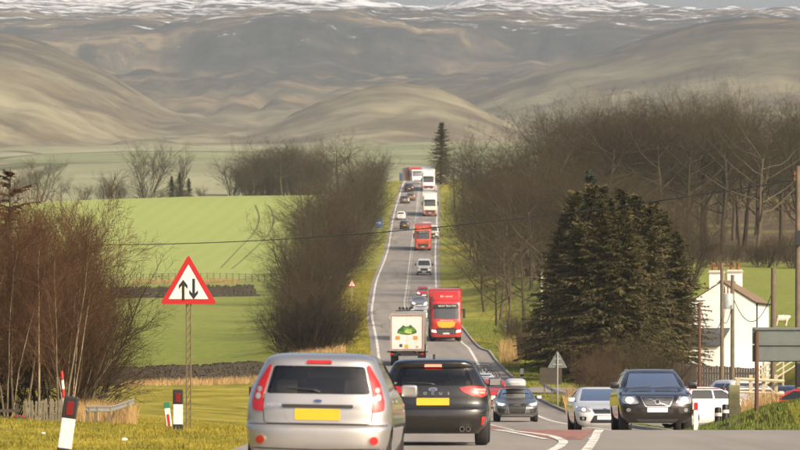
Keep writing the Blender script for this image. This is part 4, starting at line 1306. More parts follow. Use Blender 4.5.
lv, Lb, _ = dense_levels(rows, 3); V, Fc = stack_mesh(lv, 3.)
rb = empty("roof_box"); me = mesh_from(V, Fc, "shell"); bm = bmesh.new(); bm.from_mesh(me); set_smooth(bm, 50); bm.to_mesh(me); bm.free()
link("shell", me, simple("roof_box_plastic", (.50, .50, .49), .35, var=.1, coat=.5), rb)
mb = MB(); mb.lathe([(1, 0)], n=3) if False else None
bb = BVHTree.FromPolygons([Vector(v) for v in V], Fc)
seam(rb, bb, [(-.42, .15), (.42, .15)], 'front', .016, name="lid_gap")
rb.location = (e.location.x, e.location.y-.35, e.location.z+1.492); rb.rotation_euler = (0, 0, R(180.8))
tag(rb, "silver roof box strapped on top of the grey estate car", "roof box")

# ---------------------------------------------------------------- simpler cars
GS = dict(rear=[(-.58, 1.0), (.58, 1.0), (.5, 1.31), (-.5, 1.31)], front=[(-.62, 1.04), (.62, 1.04), (.52, 1.37), (-.52, 1.37)], side=[[(-1.35, 1.03), (-.42, 1.03), (-.42, 1.34), (-1.2, 1.34)], [(-.36, 1.03), (.55, 1.03), (.0, 1.34), (-.36, 1.34)]])
def small_car(name, rows, paint, gl=GS, front=True, lit=True, wheels=(.78, .62, .31, .2)):
    e, b, L = car(name, rows, MP[paint], False, wheels, gl)
    k = rows[-1][0]/1.46
    patch("headlamp", b, [(.45, .70*k), (.60, .82*k), (.76, .84*k), (.80, .72*k), (.60, .66*k)], 'front', MV['headdim'] if lit else MV['clear'], e, .012, .04, .06, mirror=True, rnd=.03)
    patch("grille", b, [(-.38, .70*k), (.38, .70*k), (.40, .36*k), (-.40, .36*k)], 'front', MV['trim'], e, .010, .03, .08, rnd=.05)
    plate(e, b, 0, .46, .575, 'front')
    patch("tail_lamp", b, [(.58, .80*k), (.74, .80*k), (.70, 1.0*k), (.60, 1.0*k)], 'rear', MV['redl'], e, .012, .04, .05, mirror=True, rnd=.02)
    plate(e, b, 0, .66, .78, 'rear')
    mirrors(e, .92, .95, 1.03*k, MP[paint], .2, .14)
    return e
RedH = small_car("red_hatchback", FI, 'red')
set_down(RedH, 492, 283, 180.5, label="red hatchback following the grey estate with the roof box")
GS2 = dict(GM)
bk = small_car("pale_car", MO, 'pearl', GM, wheels=(.9, 1., .33, .21))
set_down(bk, 481, 302, 180.5, label="pale car carrying bicycles, peeking out right of the black hatchback")
def bicycle(name, paint):
    e = empty(name)
    for y in (-.52, .52):
        mb = MB(); mb.tube([(0, y+.33*math.cos(t), .33+.33*math.sin(t)) for t in np.linspace(0, 6.283, 25)], .024, 6, False)
        w = mb.build("wheel", MV['rubber'], e)
        mb = MB()
        for t in np.linspace(0, math.pi, 9)[:-1]: mb.tube([(0, y+.31*math.cos(t), .33+.31*math.sin(t)), (0, y-.31*math.cos(t), .33-.31*math.sin(t))], .004, 3)
        mb.build("spokes", MV['rim'], w)
    mb = MB()
    P_ = {'rear': (0, -.52, .33), 'bb': (0, -.06, .30), 'seat': (0, -.2, .80), 'head': (0, .36, .82), 'front': (0, .52, .33)}
    for a, c in (('rear', 'bb'), ('rear', 'seat'), ('bb', 'seat'), ('bb', 'head'), ('seat', 'head'), ('head', 'front')): mb.tube([P_[a], P_[c]], .02, 6)
    mb.build("frame", paint, e)
    mb = MB(); mb.tube([(0, -.2, .80), (0, -.22, .92)], .015, 6); mb.box((0, -.24, .94), (.14, .26, .05)); mb.build("saddle", MV['trim'], e)
    mb = MB(); mb.tube([(0, .36, .82), (0, .34, .98)], .015, 6); mb.tube([(-.29, .36, .99), (0, .33, .98), (.29, .36, .99)], .015, 6); mb.build("handlebar", MV['trim'], e)
    return e
for k, (dx, dy, c) in enumerate(((.12, .0, MV['trim']), (-.05, .22, MP['grey']))):
    bi = bicycle("bicycle", c)
    bi.location = (bk.location.x+.1+dx, bk.location.y+2.62+dy, bk.location.z+.98); bi.rotation_euler = (0, 0, R(-90 if k == 0 else 90))
    tag(bi, ("front" if k == 0 else "rear")+" bicycle carried crosswise behind the pale car, wheel sticking out", "bicycle", "bicycles on the carrier")
mb = MB(); cx, cy, cz = bk.location.x, bk.location.y+2.45, bk.location.z
for x in (-.35, .35):
    mb.tube([(cx+x, cy-.12, cz+.75), (cx+x, cy+.30, cz+.94), (cx+x, cy+.48, cz+.97)], .018, 6); mb.tube([(cx+x, cy+.30, cz+.94), (cx+x, cy+.28, cz+1.7)], .016, 6)
mb.tube([(cx-.45, cy+.3, cz+.95), (cx+.45, cy+.3, cz+.95)], .018, 6)
o = mb.build("bicycle_carrier", MV['trim'], None); tag(o, "black bicycle carrier behind the pale car", "carrier")

# queue behind the red lorry and far traffic
def cc(e, *a, **k):
    c = copy_tree(e); set_down(c, *a, **k); return c
w1 = small_car("white_car", MO, 'white', GM, wheels=(.9, 1., .33, .21)); set_down(w1, 421, 525, 180.6, label="white car closest behind the red lorry, partly hidden by it", group="cars queueing behind the red lorry")
w2 = small_car("silver_car", AU, 'silver', dict(GM, front=[(-.70, 1.03), (.70, 1.03), (.55, 1.365), (-.55, 1.365)], rear=[(-.55, 1.05), (.55, 1.05), (.48, 1.34), (-.48, 1.34)], side=[[(-1.9, 1.04), (.70, 1.04), (-.10, 1.33), (-1.7, 1.33)]]), wheels=(.9, 1., .33, .21))
set_down(w2, 419.5, 580, 180.4, label="silver estate in the middle of the queue behind the red lorry", group="cars queueing behind the red lorry")
w3 = small_car("pale_red_car", FI, 'red'); set_down(w3, 424.0, 628, 180.3, label="reddish car last in the queue behind the red lorry", group="cars queueing behind the red lorry")
kb = small_car("black_car", FI, 'black', lit=False)
set_down(kb, 404.5, 935, 0, label="black hatchback climbing the hill beside a small white car")
set_down(small_car("white_hatchback", FI, 'white', lit=False), 401.0, 972, 0, label="small white car at the left edge line ahead of the black hatchback")
set_down(small_car("dark_car", FO, 'grey', lit=False), 405, 1040, 0, label="dark grey car higher up the left lane")
set_down(small_car("brown_car", FI, 'brown', lit=False), 411, 1052, 0, label="brown car beside the centre line near the hill top")
set_down(small_car("black_offroader", VO, 'black', lit=False, gl=dict(rear=[(-.6, 1.2), (.6, 1.2), (.52, 1.52), (-.52, 1.52)], front=[(-.7, 1.2), (.7, 1.2), (.56, 1.58), (-.56, 1.58)], side=[])), 409, 1088, 0, label="black off-roader just below the lorries at the hill top")

# ---------------------------------------------------------------- vans and lorries
VA = [(.22, .1, 4.85, .80, .2, .4), (.35, .02, 4.95, .95, .2, .5), (.55, 0, 5., .985, .2, .6), (.8, 0, 4.97, .995, .2, .7), (1.0, .01, 4.75, .99, .2, .8), (1.15, .02, 4.3, .975, .2, .8), (1.25, .02, 4.0, .96, .2, .5), (1.6, .03, 3.7, .92, .2, .4), (1.95, .05, 3.35, .86, .2, .4), (2.1, .07, 3.1, .80, .2, .4), (2.17, .15, 2.9, .68, .2, .3), (2.2, .5, 2.5, .3, .2, .2)]
def van(name, paint):
    e, b, L = car(name, VA, MP[paint], False, (.95, 1.0, .34, .22), dict(front=[(-.80, 1.28), (.80, 1.28), (.72, 1.92), (-.72, 1.92)], rear=[(-.7, 1.2), (.7, 1.2), (.66, 1.8), (-.66, 1.8)], side=[[(.25, 1.25), (1.2, 1.25), (.6, 1.8), (.25, 1.8)]]))
    patch("headlamp", b, [(.55, .85), (.75, 1.02), (.90, 1.05), (.93, .85)], 'front', MV['clear'], e, .012, .04, .06, mirror=True, rnd=.04)
    patch("grille", b, [(-.5, .95), (.5, .95), (.48, .62), (-.48, .62)], 'front', MV['trim'], e, .010, .03, .08, rnd=.05)
    patch("bumper", b, [(-.9, .56), (.9, .56), (.85, .30), (-.85, .30)], 'front', MV['trim'], e, .010, .03, .1, rnd=.05)
    plate(e, b, 0, .40, .515, 'front')
    mirrors(e, 1.12, 1.2, 1.42, MV['trim'], .2, .28)
    return e
set_down(van("white_van", 'white'), 424, 735, 180, label="white van between the two red lorries", cat="van")
set_down(van("white_van", 'cream'), 432.5, 900, 180, label="cream van half hidden behind the far orange-red lorry", cat="van")

def glyph_row(name, e, x0, x1, y, z, h, mat, seed):
    """small illegible lettering as a row of letter-like strokes"""
    r = random.Random(seed); mb = MB(); x = x0
    while x < x1-h*.5:
        w = h*r.uniform(.45, .8)
        for q in range(3):
            if r.random() < .8: mb.box((x+w*(.1, .5, .9)[q], y, z), (h*.14, .012, h*r.uniform(.6, 1)))
        mb.box((x+w*.5, y, z+r.choice((-.42, 0, .42))*h), (w*.8, .012, h*.16))
        x += w+h*(.28 if r.random() < .85 else .8)
    return mb.build(name, mat, e)

def lorry(name, cab, trailer, fairing=None, panel=None, lower=None, h_tr=4.15, length=12., letters=True, cab_h=3.35, band=None):
    e = empty(name); cm = MP[cab]; L = 2.2
    # cab shell, front at y=0 looking to -y when turned round
    rows = [(.35, .05, 2.20, 1.15, .15, .35), (.55, .0, 2.26, 1.21, .15, .4), (1.0, 0, 2.28, 1.235, .15, .45), (1.6, 0, 2.27, 1.24, .15, .45), (1.75, 0, 2.24, 1.235, .15, .45), (2.9, 0, 2.06, 1.20, .15, .45), (3.1, 0, 2.0, 1.19, .15, .42), (cab_h, .05, 1.8, 1.12, .15, .4), (cab_h+.12, .2, 1.5, .95, .15, .3), (cab_h+.15, .6, 1.2, .3, .1, .1)]
    lv, Lc, _ = dense_levels(rows, 2); V, Fc = stack_mesh(lv, 4.5)
    b = BVHTree.FromPolygons([Vector(v) for v in V], Fc)
    me = mesh_from(V, Fc, "cab", cm); bm = bmesh.new(); bm.from_mesh(me); set_smooth(bm, 35); bm.to_mesh(me); bm.free()
    yo = -Lc/2
    cabo = link("cab", me, None, e)
    patch("windscreen", b, [(-1.02, 1.82), (1.02, 1.82), (.98, 2.78), (-.98, 2.78)], 'front', MV['winlight'], e, .006, .02, .15, rnd=.06)
    vis = patch("sun_visor", b, [(-1.0, 2.70), (1.0, 2.70), (.97, 3.02), (-.97, 3.02)], 'front', MV['trim'], e, .12, .12, .2, rnd=.05)
    if letters: glyph_row("lettering", e, -.75, .75, Lc/2-.02, 2.86, .13, MV['plate_w'], 3)
    for s in (-1, 1):
        patch("side_window", b, [(-.2, 1.85), (.75, 1.85), (.65, 2.6), (-.2, 2.6)], 'right' if s > 0 else 'left', MV['window'], e, .006, .02, .2, rnd=.05)
        mb = MB(); mb.box((s*1.42, Lc/2-.25, 2.25), (.20, .16, .75)); mb.tube([(s*1.15, Lc/2-.35, 2.55), (s*1.4, Lc/2-.27, 2.55)], .02, 6); mb.build("door_mirror", MV['trim'], e, bevel=.03)
    if panel: patch("front_panel", b, [(-.74, 1.60), (.74, 1.60), (.66, 1.24), (.35, 1.12), (-.35, 1.12), (-.66, 1.24)], 'front', MP[panel], e, .012, .02, .12, rnd=.03)
    if panel: glyph_row("lettering", e, -.55, .55, Lc/2+.0, 1.68, .09, MV['plate_w'], 9)
    patch("grille", b, [(-.82, 1.08), (.82, 1.08), (.70, .45), (-.70, .45)], 'front', MV['trim'], e, .012, .03, .12, rnd=.05)
    for z in (.62, .76, .90): seam(e, b, [(-.7, z), (.7, z)], 'front', .03, MV['rim'], "grille_bar").location = (0, .014, 0)
    patch("headlamp", b, [(.78, .72), (1.14, .78), (1.16, .95), (.84, .90)], 'front', MV['headdim'] if panel else MV['clear'], e, .02, .03, .08, mirror=True, rnd=.03)
    patch("bumper", b, [(-1.16, .56), (1.16, .56), (1.12, .38), (-1.12, .38)], 'front', MP[lower] if lower else cm, e, .02, .03, .15, rnd=.04)
    plate(e, b, 0, .58, .70, 'front')
    if band: patch("lower_band", b, [(-1.19, 1.15), (1.19, 1.15), (1.19, .60), (-1.19, .60)], 'front', MP[band], e, .008, .02, .2)
    # fairing
    fm = MP[fairing or cab]
    mb = MB(); z0 = cab_h-.05; z1 = h_tr-.15
    mb.v += [(-1.05, .75, z0), (1.05, .75, z0), (1.05, -1.1, z0), (-1.05, -1.1, z0), (-.95, .05, z1), (.95, .05, z1), (1.02, -1.1, z1+.05), (-1.02, -1.1, z1+.05)]
    mb.f += [(3, 2, 1, 0), (4, 5, 6, 7), (0, 1, 5, 4), (1, 2, 6, 5), (2, 3, 7, 6), (3, 0, 4, 7)]
    fo_ = mb.build("roof_fairing", fm, e, bevel=.06, sm=40)
    if letters: glyph_row("lettering", e, -.5, .5, .50, (z0+z1)/2-.05, .16, MV['plate_w'], 5)
    # trailer box
    tm = MP[trailer]; y1 = -Lc/2-.55; y0 = y1-length
    mb = MB(); mb.box((0, (y0+y1)/2, (1.05+h_tr)/2), (2.52, length, h_tr-1.05)); tr = mb.build("trailer", tm, e, bevel=.025, sm=30)
    mb = MB()
    for s in (-1, 1):
        mb.box((s*1.24, (y0+y1)/2, h_tr-.04), (.09, length+.02, .12)); mb.box((s*1.24, y1, (1.05+h_tr)/2), (.09, .05, h_tr-1.1))
    mb.box((0, y1, h_tr-.04), (2.5, .05, .10)); mb.build("trailer_rails", tm, tr)
    mb = MB(); mb.box((0, (y0+y1)/2, .92), (.9, length, .24)); mb.build("chassis", MV['trim'], e)
    for s in (-1, 1):
        wheel(e, s*1.05, Lc/2-1.15, .50, .32, s); wheel(e, s*1.02, -Lc/2-1.6, .50, .5, s)
        for k in range(3): wheel(e, s*1.02, y0+1.2+k*1.3, .50, .4, s)
        mb = MB(); mb.box((s*1.15, y0+length*.45, .8), (.05, length*.45, .5)); mb.build("side_guard", MV['trim'], e)
    return e
G2 = "lorries coming down the hill"
set_down(lorry("red_lorry", 'red', 'red', 'red', 'yellow'), 446, 446, 180.6, label="large red lorry with orange front panel beside the truck with broccoli doors", cat="lorry", group=G2, pitch=True)
set_down(lorry("orange_red_lorry", 'orange', 'orange', 'orange', None, h_tr=4.0), 423, 850, 180, label="orange-red lorry halfway up the hill behind the white van", cat="lorry", group=G2)
set_down(lorry("white_lorry", 'cream', 'cream', 'cream', None, letters=False, band='red', lower='red', h_tr=4.1), 430, 985, 180, label="white lorry with red lower front high on the hill", cat="lorry", group=G2)
set_down(lorry("white_lorry", 'white', 'white', 'white', None, letters=False, band='red', h_tr=4.2), 428.5, 1090, 180, label="white lorry at the hill top, last of the oncoming lorries", cat="lorry", group=G2)

# box lorry with a printed rear door
def rear_box(name, frame, door, mark=None, length=7., h=3.75, hw=1.2, z0=1.05):
    e = empty(name)
    mb = MB(); mb.box((0, length/2, (z0+h)/2), (2*hw, length, h-z0)); bx = mb.build("cargo_box", frame, e, bevel=.03, sm=30)
    mb = MB()
    for s in (-1, 1): mb.box((s*(hw-.06), -.02, (z0+h)/2), (.10, .06, h-z0))
    mb.box((0, -.02, h-.08), (2*hw-.2, .06, .15)); mb.box((0, -.02, z0+.04), (2*hw-.2, .06, .10)); mb.build("door_frame", frame, e)
    for s in (-1, 1):
        mb = MB(); mb.box((s*(hw-.12)*.5, -.012, (z0+h)/2-.02), (hw-.13, .03, h-z0-.26)); mb.build("rear_door", door, e, bevel=.006)
    for s in (-1, 1):
        mb = MB(); mb.box((s*(hw-.12), -.03, .82), (.22, .05, .14)); mb.build("tail_lamp", MV['redl'], e, bevel=.01)
    mb = MB(); mb.box((0, .05, .80), (2*hw-.1, .1, .2)); mb.build("rear_bumper", MV['trim'], e)
    mb = MB(); mb.box((0, length/2+.4, .85), (.9, length+2, .25)); mb.build("chassis", MV['trim'], e)
    for s in (-1, 1):
        wheel(e, s*(hw-.25), 1.4, .48, .45, s); wheel(e, s*(hw-.2), length+1.3, .48, .3, s)
        mb = MB(); mb.box((s*(hw-.02), 1.4, .95), (.5, .9, .06)); mb.build("mudguard", MV['trim'], e)
        mb = MB(); mb.box((s*(hw-.25), .75, .55), (.42, .03, .55)); mb.build("mud_flap", MV['trim'], e)
    plate(e, BVHTree.FromPolygons([Vector(v) for v in ((-2, -.02, 0), (2, -.02, 0), (2, -.02, 3), (-2, -.02, 3))], [(0, 1, 2, 3)]), 0, .76, .87, 'rear')
    return e
fr = simple("box_frame_grey", (.36, .31, .27), .5, var=.25)
dr = simple("box_door_white", (.70, .69, .66), .4, var=.12, coat=.3)
t = rear_box("box_lorry", fr, dr, length=7., h=3.62)
# dark red edging round the doors
mb = MB()
for s in (-1, 1): mb.box((s*1.085, -.052, 2.31), (.028, .012, 2.30))
mb.box((0, -.052, 3.46), (2.14, .012, .028)); mb.box((0, -.052, 1.15), (2.14, .012, .028)); mb.build("door_edging", MV['refl'], t)
# printed broccoli picture: flat discs of different greens on the doors
gr = [simple("print_green_"+n, c, .5, var=.3, scale=20) for n, c in (("dark", (.035, .115, .020)), ("mid", (.11, .24, .035)), ("pale", (.36, .50, .10)), ("light", (.55, .62, .20)))]
def disc(mb, cx, cz, rx, rz, y, n=14, w=0., seed=0):
    r = random.Random(seed+int(cx*991)); k = len(mb.v)
    mb.v += [(cx+rx*math.cos(a)*(1+w*r.uniform(-1, 1)), y, cz+rz*math.sin(a)*(1+w*r.uniform(-1, 1))) for a in [2*math.pi*q/n for q in range(n)]]
    mb.f.append(tuple(range(k, k+n)))
leaf = MB()
leaf.v += [(x, -.031, z) for x, z in ((-.70, 2.28), (-.62, 2.52), (-.42, 2.66), (-.28, 2.82), (-.10, 2.72), (.12, 2.74), (.26, 2.86), (.42, 2.68), (.64, 2.50), (.70, 2.30), (.45, 2.20), (.1, 2.14), (-.2, 2.16), (-.5, 2.2))]; leaf.f.append(tuple(range(14)))
pr = leaf.build("printed_picture", gr[0], t)
mb = MB(); r5 = random.Random(2)
for k in range(9): disc(mb, r5.uniform(-.5, .5), r5.uniform(2.3, 2.6), r5.uniform(.10, .2), r5.uniform(.08, .14), -.034-.0004*k, 12, .15, k)
mb.build("printed_leaves", gr[1], pr)
mb = MB()
for k in range(10): disc(mb, r5.uniform(-.24, .28), r5.uniform(2.26, 2.52), r5.uniform(.07, .13), r5.uniform(.06, .10), -.039-.0004*k, 12, .12, k)
mb.build("printed_florets", gr[2], pr)
mb = MB()
for k in range(7): disc(mb, r5.uniform(-.14, .20), r5.uniform(2.28, 2.46), r5.uniform(.04, .07), r5.uniform(.035, .06), -.045-.0004*k, 10, .12, k)
mb.build("printed_highlights", gr[3], pr)
for x in (-.64, .60):
    mb = MB(); mb.box((x, -.045, 1.95), (.30, .02, .24)); mb.build("orange_panel", MV['amber'], t, bevel=.004)
mb = MB(); mb.box((-.03, -.045, 1.36), (.24, .02, .24)); mb.build("yellow_label", MV['plate_y'], t, bevel=.004)
mb = MB(); mb.box((-.42, -.045, 1.42), (.20, .02, .20)); mb.build("grey_label", MP['grey'], t, bevel=.004)
mb = MB(); mb.box((.72, -.045, 1.33), (.16, .02, .12)); mb.build("pale_label", MV['plate_y'], t, bevel=.004)
# cab in front of the box, with roof lamps and wide mirrors
rows = [(.5, 0, 2., 1.1, .1, .3), (.8, 0, 2.05, 1.18, .1, .35), (1.5, 0, 2.05, 1.19, .1, .35), (2.8, 0, 1.85, 1.15, .1, .35), (3.45, .05, 1.6, 1.05, .1, .3), (3.6, .2, 1.4, .9, .1, .2), (3.63, .6, 1., .3, .1, .1)]
lv, Lc, _ = dense_levels(rows, 1); V, Fc = stack_mesh(lv, 4.5); me = mesh_from(V, Fc, "cab", MP['cream']); smooth(me)
link("cab", me, None, t, loc=(0, 8.35, 0))
mb = MB(); mb.box((0, 7.5, 3.68), (2.0, .08, .06)); lb = mb.build("lamp_bar", MV['trim'], t)
for k in range(4):
    mb = MB(); mb.lathe([(.001, -.06), (.10, -.06), (.11, .03), (.09, .07), (.001, .08)], (-.72+.25*k, 7.5, 3.84), 'y', 14); mb.build("roof_lamp", MV['trim'], lb, sm=40)
for s in (-1, 1):
    mb = MB(); mb.box((s*1.42, 8.9, 2.85), (.22, .12, .8)); mb.tube([(s*1.1, 8.95, 3.1), (s*1.4, 8.92, 3.1)], .02, 6); mb.build("door_mirror", MP['cream'] if s < 0 else MV['trim'], t, bevel=.03)
    mb = MB(); mb.box((s*1.17, 3.6, 1.0), (.08, 3.4, .9)); mb.build("side_guard", MV['trim'], t)
set_down(t, 407, 383, -1.6, label="box lorry seen from behind with broccoli picture on white doors", cat="lorry")
t.scale = (.98, 1, 1.0)
# far lorries going away at the crest
b1 = rear_box("blue_lorry", MP['blue'], MP['blue'], length=9., h=4.1, hw=1.25); set_down(b1, 405.0, 1232, 0, label="dark blue lorry at the hill top in the left lane", cat="lorry")
b2 = lorry("red_and_white_lorry", 'white', 'red', 'red', None, letters=False, h_tr=3.9, length=7.); set_down(b2, 416.5, 1198, 192, label="red and white lorry turning at the hill crest beside the blue lorry", cat="lorry")

# ---------------------------------------------------------------- parked cars on the right
GR = "cars parked before the white house"
p1 = small_car("white_hatchback", FI, 'white', lit=False)
X, Y = (712-400)/F*196, 196.; p1.location = (X, Y, gz(X, Y)+.055); p1.rotation_euler = (0, 0, R(-62)); tag(p1, "white hatchback with red roof stripe parked beside the dark SUV", "car", GR)
# red roof panel of that car
lvx, Lx, _ = dense_levels(FI, 2); Vx, Fx = stack_mesh(lvx); bx = BVHTree.FromPolygons([Vector(v) for v in Vx], Fx)
patch("red_roof_stripe", bx, [(-.50, -1.4), (.50, -1.4), (.45, .25), (-.45, .25)], 'top', MP['red'], p1, .006, .01, .1, rnd=.1)
for sd_ in ('left', 'right'): patch("red_roof_edge", bx, [(-1.6, 1.05), (-1.25, 1.36), (.05, 1.37), (.6, 1.06), (.66, 1.06), (.1, 1.41), (-1.35, 1.41), (-1.68, 1.05)], sd_, MP['red'], p1, .008, .01, .1)
p2 = small_car("white_suv", VO, 'white', dict(front=[(-.7, 1.2), (.7, 1.2), (.56, 1.58), (-.56, 1.58)], rear=[(-.6, 1.2), (.6, 1.2), (.52, 1.52), (-.52, 1.52)], side=[[(-1.6, 1.22), (-.5, 1.22), (-.5, 1.56), (-1.4, 1.56)], [(-.43, 1.22), (.62, 1.22), (-.10, 1.56), (-.43, 1.56)]]), lit=False, wheels=(.9, .95, .36, .23))
X, Y = (748-400)/F*206, 206.; p2.location = (X, Y, gz(X, Y)+.055); p2.rotation_euler = (0, 0, R(200)); tag(p2, "white SUV parked behind the weathered timber post", "car", GR)
p3 = small_car("blue_hatchback", FO, 'blue', lit=False)
X, Y = (781-400)/F*214, 214.; p3.location = (X, Y, gz(X, Y)+.055); p3.rotation_euler = (0, 0, R(30)); tag(p3, "dark blue hatchback parked right of the white SUV", "car", GR)
p4 = small_car("red_car", FI, 'red', lit=False)
X, Y = (797-400)/F*200, 200.; p4.location = (X, Y, gz(X, Y)-.05); p4.rotation_euler = (0, 0, R(75)); tag(p4, "red car at the extreme right edge, mostly hidden by the grass bank", "car", GR)
p5 = small_car("silver_parked_car", AU, 'silver', dict(GM, rear=[(-.55, 1.05), (.55, 1.05), (.48, 1.34), (-.48, 1.34)], front=[(-.70, 1.03), (.70, 1.03), (.55, 1.365), (-.55, 1.365)]), lit=False)
X, Y = (631-400)/F*372, 372.; p5.location = (X, Y, gz(X, Y)+.05); p5.rotation_euler = (0, 0, R(70)); tag(p5, "pale car parked among the trunks below the spruces", "car")
# ================================================================ street furniture, walls, house, wires
MAT_POLE = simple("weathered_timber", (.145, .112, .072), .9, var=.35, scale=4.)
MAT_POLE_RED = simple("creosoted_timber", (.11, .055, .032), .9, var=.3, scale=4.)
MAT_BOARD = simple("dark_boards", (.055, .045, .036), .9, var=.35, scale=3.)
MAT_PALE = simple("grey_paling", (.17, .145, .10), .9, var=.4, scale=6.)
MAT_RAIL = simple("pale_timber_rail", (.42, .36, .25), .85, var=.25, scale=5.)
MAT_GALV = simple("galvanised_steel", (.42, .41, .38), .45, .6, var=.25, scale=5.)
MAT_SIGNBACK = simple("sign_back_grey", (.13, .15, .14), .55, .2, var=.18, scale=3.)
MAT_SRED = simple("sign_red", (.40, .012, .014), .4, var=.1)
MAT_SWHITE = simple("sign_white", (.70, .68, .62), .5, var=.22, scale=9.)
MAT_SBLACK = simple("sign_black", (.012, .012, .012), .5, var=.1)
MAT_SBLUE = simple("sign_blue", (.03, .13, .42), .4, var=.1)
MAT_GREENR = simple("reflector_green", (.02, .16, .09), .3, var=.1)
MAT_STONE = simple("dry_stone", (.045, .036, .026), .95, var=.45, scale=3.)
MAT_RENDER = simple("white_render", (.80, .78, .74), .85, var=.10, scale=1.2)

def tri(cx, cz, side, r=.05):
    h = side*.866
    return rounded([(cx-side/2, cz-h/3), (cx+side/2, cz-h/3), (cx, cz+h*2/3)], r, 5)

def ground_at(u, Y):
    X = (u-400)/F*Y
    return Vector((X, Y, gz(X, Y)))

# --- two-way traffic warning triangle
def warning_sign(name, p, side, zc, label, arrows=True, back=False, rz=0., lattice=True, group=None):
    e = empty(name, p, rz, label, "road sign", group)
    s = side
    pm = MB().prism(tri(0, zc, s, .06*s), 'y', -.012, .012).build("plate", MAT_SIGNBACK, e)
    if not back:
        MB().prism(tri(0, zc, s*.995, .06*s), 'y', -.020, -.0125).build("red_border", MAT_SRED, pm)
        MB().prism(tri(0, zc, s*.70, .012*s), 'y', -.025, -.0205).build("white_face", MAT_SWHITE, pm)
        if arrows:
            for sx, up in ((-.092, 1), (.092, -1)):
                mb = MB(); x = sx*s; c = zc-.035*s
                zz = lambda t: c+up*t*s*1.12
                sh = [(x-.024*s, zz(-.17)), (x+.024*s, zz(-.17)), (x+.024*s, zz(.06)), (x+.078*s, zz(.005)), (x+.078*s, zz(.065)), (x, zz(.155)), (x-.078*s, zz(.065)), (x-.078*s, zz(.005)), (x-.024*s, zz(.06))]
                mb.prism(sh, 'y', -.029, -.0255).build("arrow", MAT_SBLACK, pm)
        else:
            mb = MB(); mb.prism([(-.05*s, zc-.13*s), (.05*s, zc-.13*s), (.05*s, zc+.2*s), (-.05*s, zc+.2*s)], 'y', -.029, -.0255).build("symbol", MAT_SBLACK, pm)
    else:
        for dz in (-.12, .16):
            w = s*(.42-dz*.6); MB().box((0, -.03, zc+dz*s), (w, .03, .05)).build("stiffener", MAT_GALV, pm)
    if lattice:
        mb = MB()
        for x in (-.045, .045): mb.tube([(x, .05, -.3), (x, .05, zc+s*.4)], .017, 6)
        z = .0
        while z < zc-.2:
            mb.tube([(-.045, .05, z), (.045, .05, z+.16)], .009, 4); z += .16
        mb.build("lattice_post", MAT_GALV if not lattice else MAT_POLE, e)
    else:
        yy = .045 if not back else -.065
        MB().tube([(0, yy, -.3), (0, yy, zc+s*.45)], .038, 10).build("post", MAT_GALV, e, sm=60)
    return e
p = ground_at(188.5, 117.); p.z = H-(422-HV)/F*117
s = 57/F*117
warning_sign("warning_sign", p, s, (422-304)/F*117+s*.289, "red-bordered triangular two-way traffic sign on the left verge", rz=R(-1.5))
p = ground_at(352, 620); warning_sign("warning_sign", p, .95, 1.95, "small distant red triangular warning sign beside the left hedge belt", False, lattice=False)
p = ground_at(557.5, 283); warning_sign("warning_sign", p, 1.02, (HV-362-(p.z-H)/283*F)/F*283, "grey back of a triangular sign on a tall post by the near right guard rail", back=True, lattice=False)
p = ground_at(508, 462); warning_sign("warning_sign", p, 1.0, max(.9, (HV-330-(p.z-H)/462*F)/F*462), "grey back of a smaller distant triangular sign by dry grass", back=True, lattice=False)
# blue sign
p = ground_at(378.5, 900); e = empty("blue_sign", p, 0, "small blue rectangular sign beside the hedge belt up the hill", "road sign")
MB().box((0, 0, 2.5), (1.1, .03, 1.4)).build("plate", MAT_SBLUE, e, bevel=.01); MB().box((0, -.02, 2.6), (.7, .006, .22)).build("white_symbol", MAT_SWHITE, e)
MB().tube([(0, .05, -.2), (0, .05, 3.)], .045, 8).build("post", MAT_GALV, e)

# --- verge marker posts
def marker_post(u, Y, top_v, w, label, lean=0., group="black and white verge marker posts", z=None):
    p = ground_at(u, Y)
    if z is not None: p.z = z
    h = H-(top_v-HV)/F*Y-p.z
    e = empty("marker_post", p, 0, label, "marker post", group); e.rotation_euler = (0, lean, 0)
    MB().box((0, 0, h*.5-.1), (w, .05, h+.2)).build("post", MAT_SWHITE, e, bevel=.018)
    MB().box((0, 0, h-.14), (w+.012, .062, .30)).build("black_cap", MAT_SBLACK, e, bevel=.02)
    MB().box((0, -.036, h-.15), (w*.50, .014, .18)).build("red_reflector", simple("reflector_red", (.16, .008, .008), .3, var=.3), e, bevel=.005)
    MB().box((0, 0, h-.86), (w+.012, .060, .36)).build("black_foot", MAT_SBLACK, e, bevel=.018)
    return e
marker_post(62, 74, 396.5, .185, "leaning marker post at bottom left, nearest of the verge posts", .14, z=-.02)
marker_post(178, 111, 390, .195, "upright marker post right below the two-way traffic sign", 0., z=.0)
marker_post(252, 165, 387, .17, "marker post partly hidden by the silver hatchback's left side", 0.)
p = ground_at(170.5, 122); p.z = H-(436-HV)/F*122
e = empty("reflector_post", p, 0, "short leaning white post with red strip and green top", "marker post"); e.rotation_euler = (0, -.12, 0)
MB().box((0, 0, .3), (.12, .04, .86)).build("post", MAT_SWHITE, e, bevel=.012); MB().box((0, -.024, .27), (.055, .012, .42)).build("red_strip", MAT_SRED, e); MB().box((0, 0, .68), (.13, .05, .13)).build("green_top", MAT_GREENR, e, bevel=.008)
p = ground_at(66, 158); e = empty("striped_pole", p, 0, "thin leaning red and white striped pole behind the leftmost marker post", "pole"); e.rotation_euler = (0, -.08, 0)
hh = H-(371-HV)/F*158-p.z
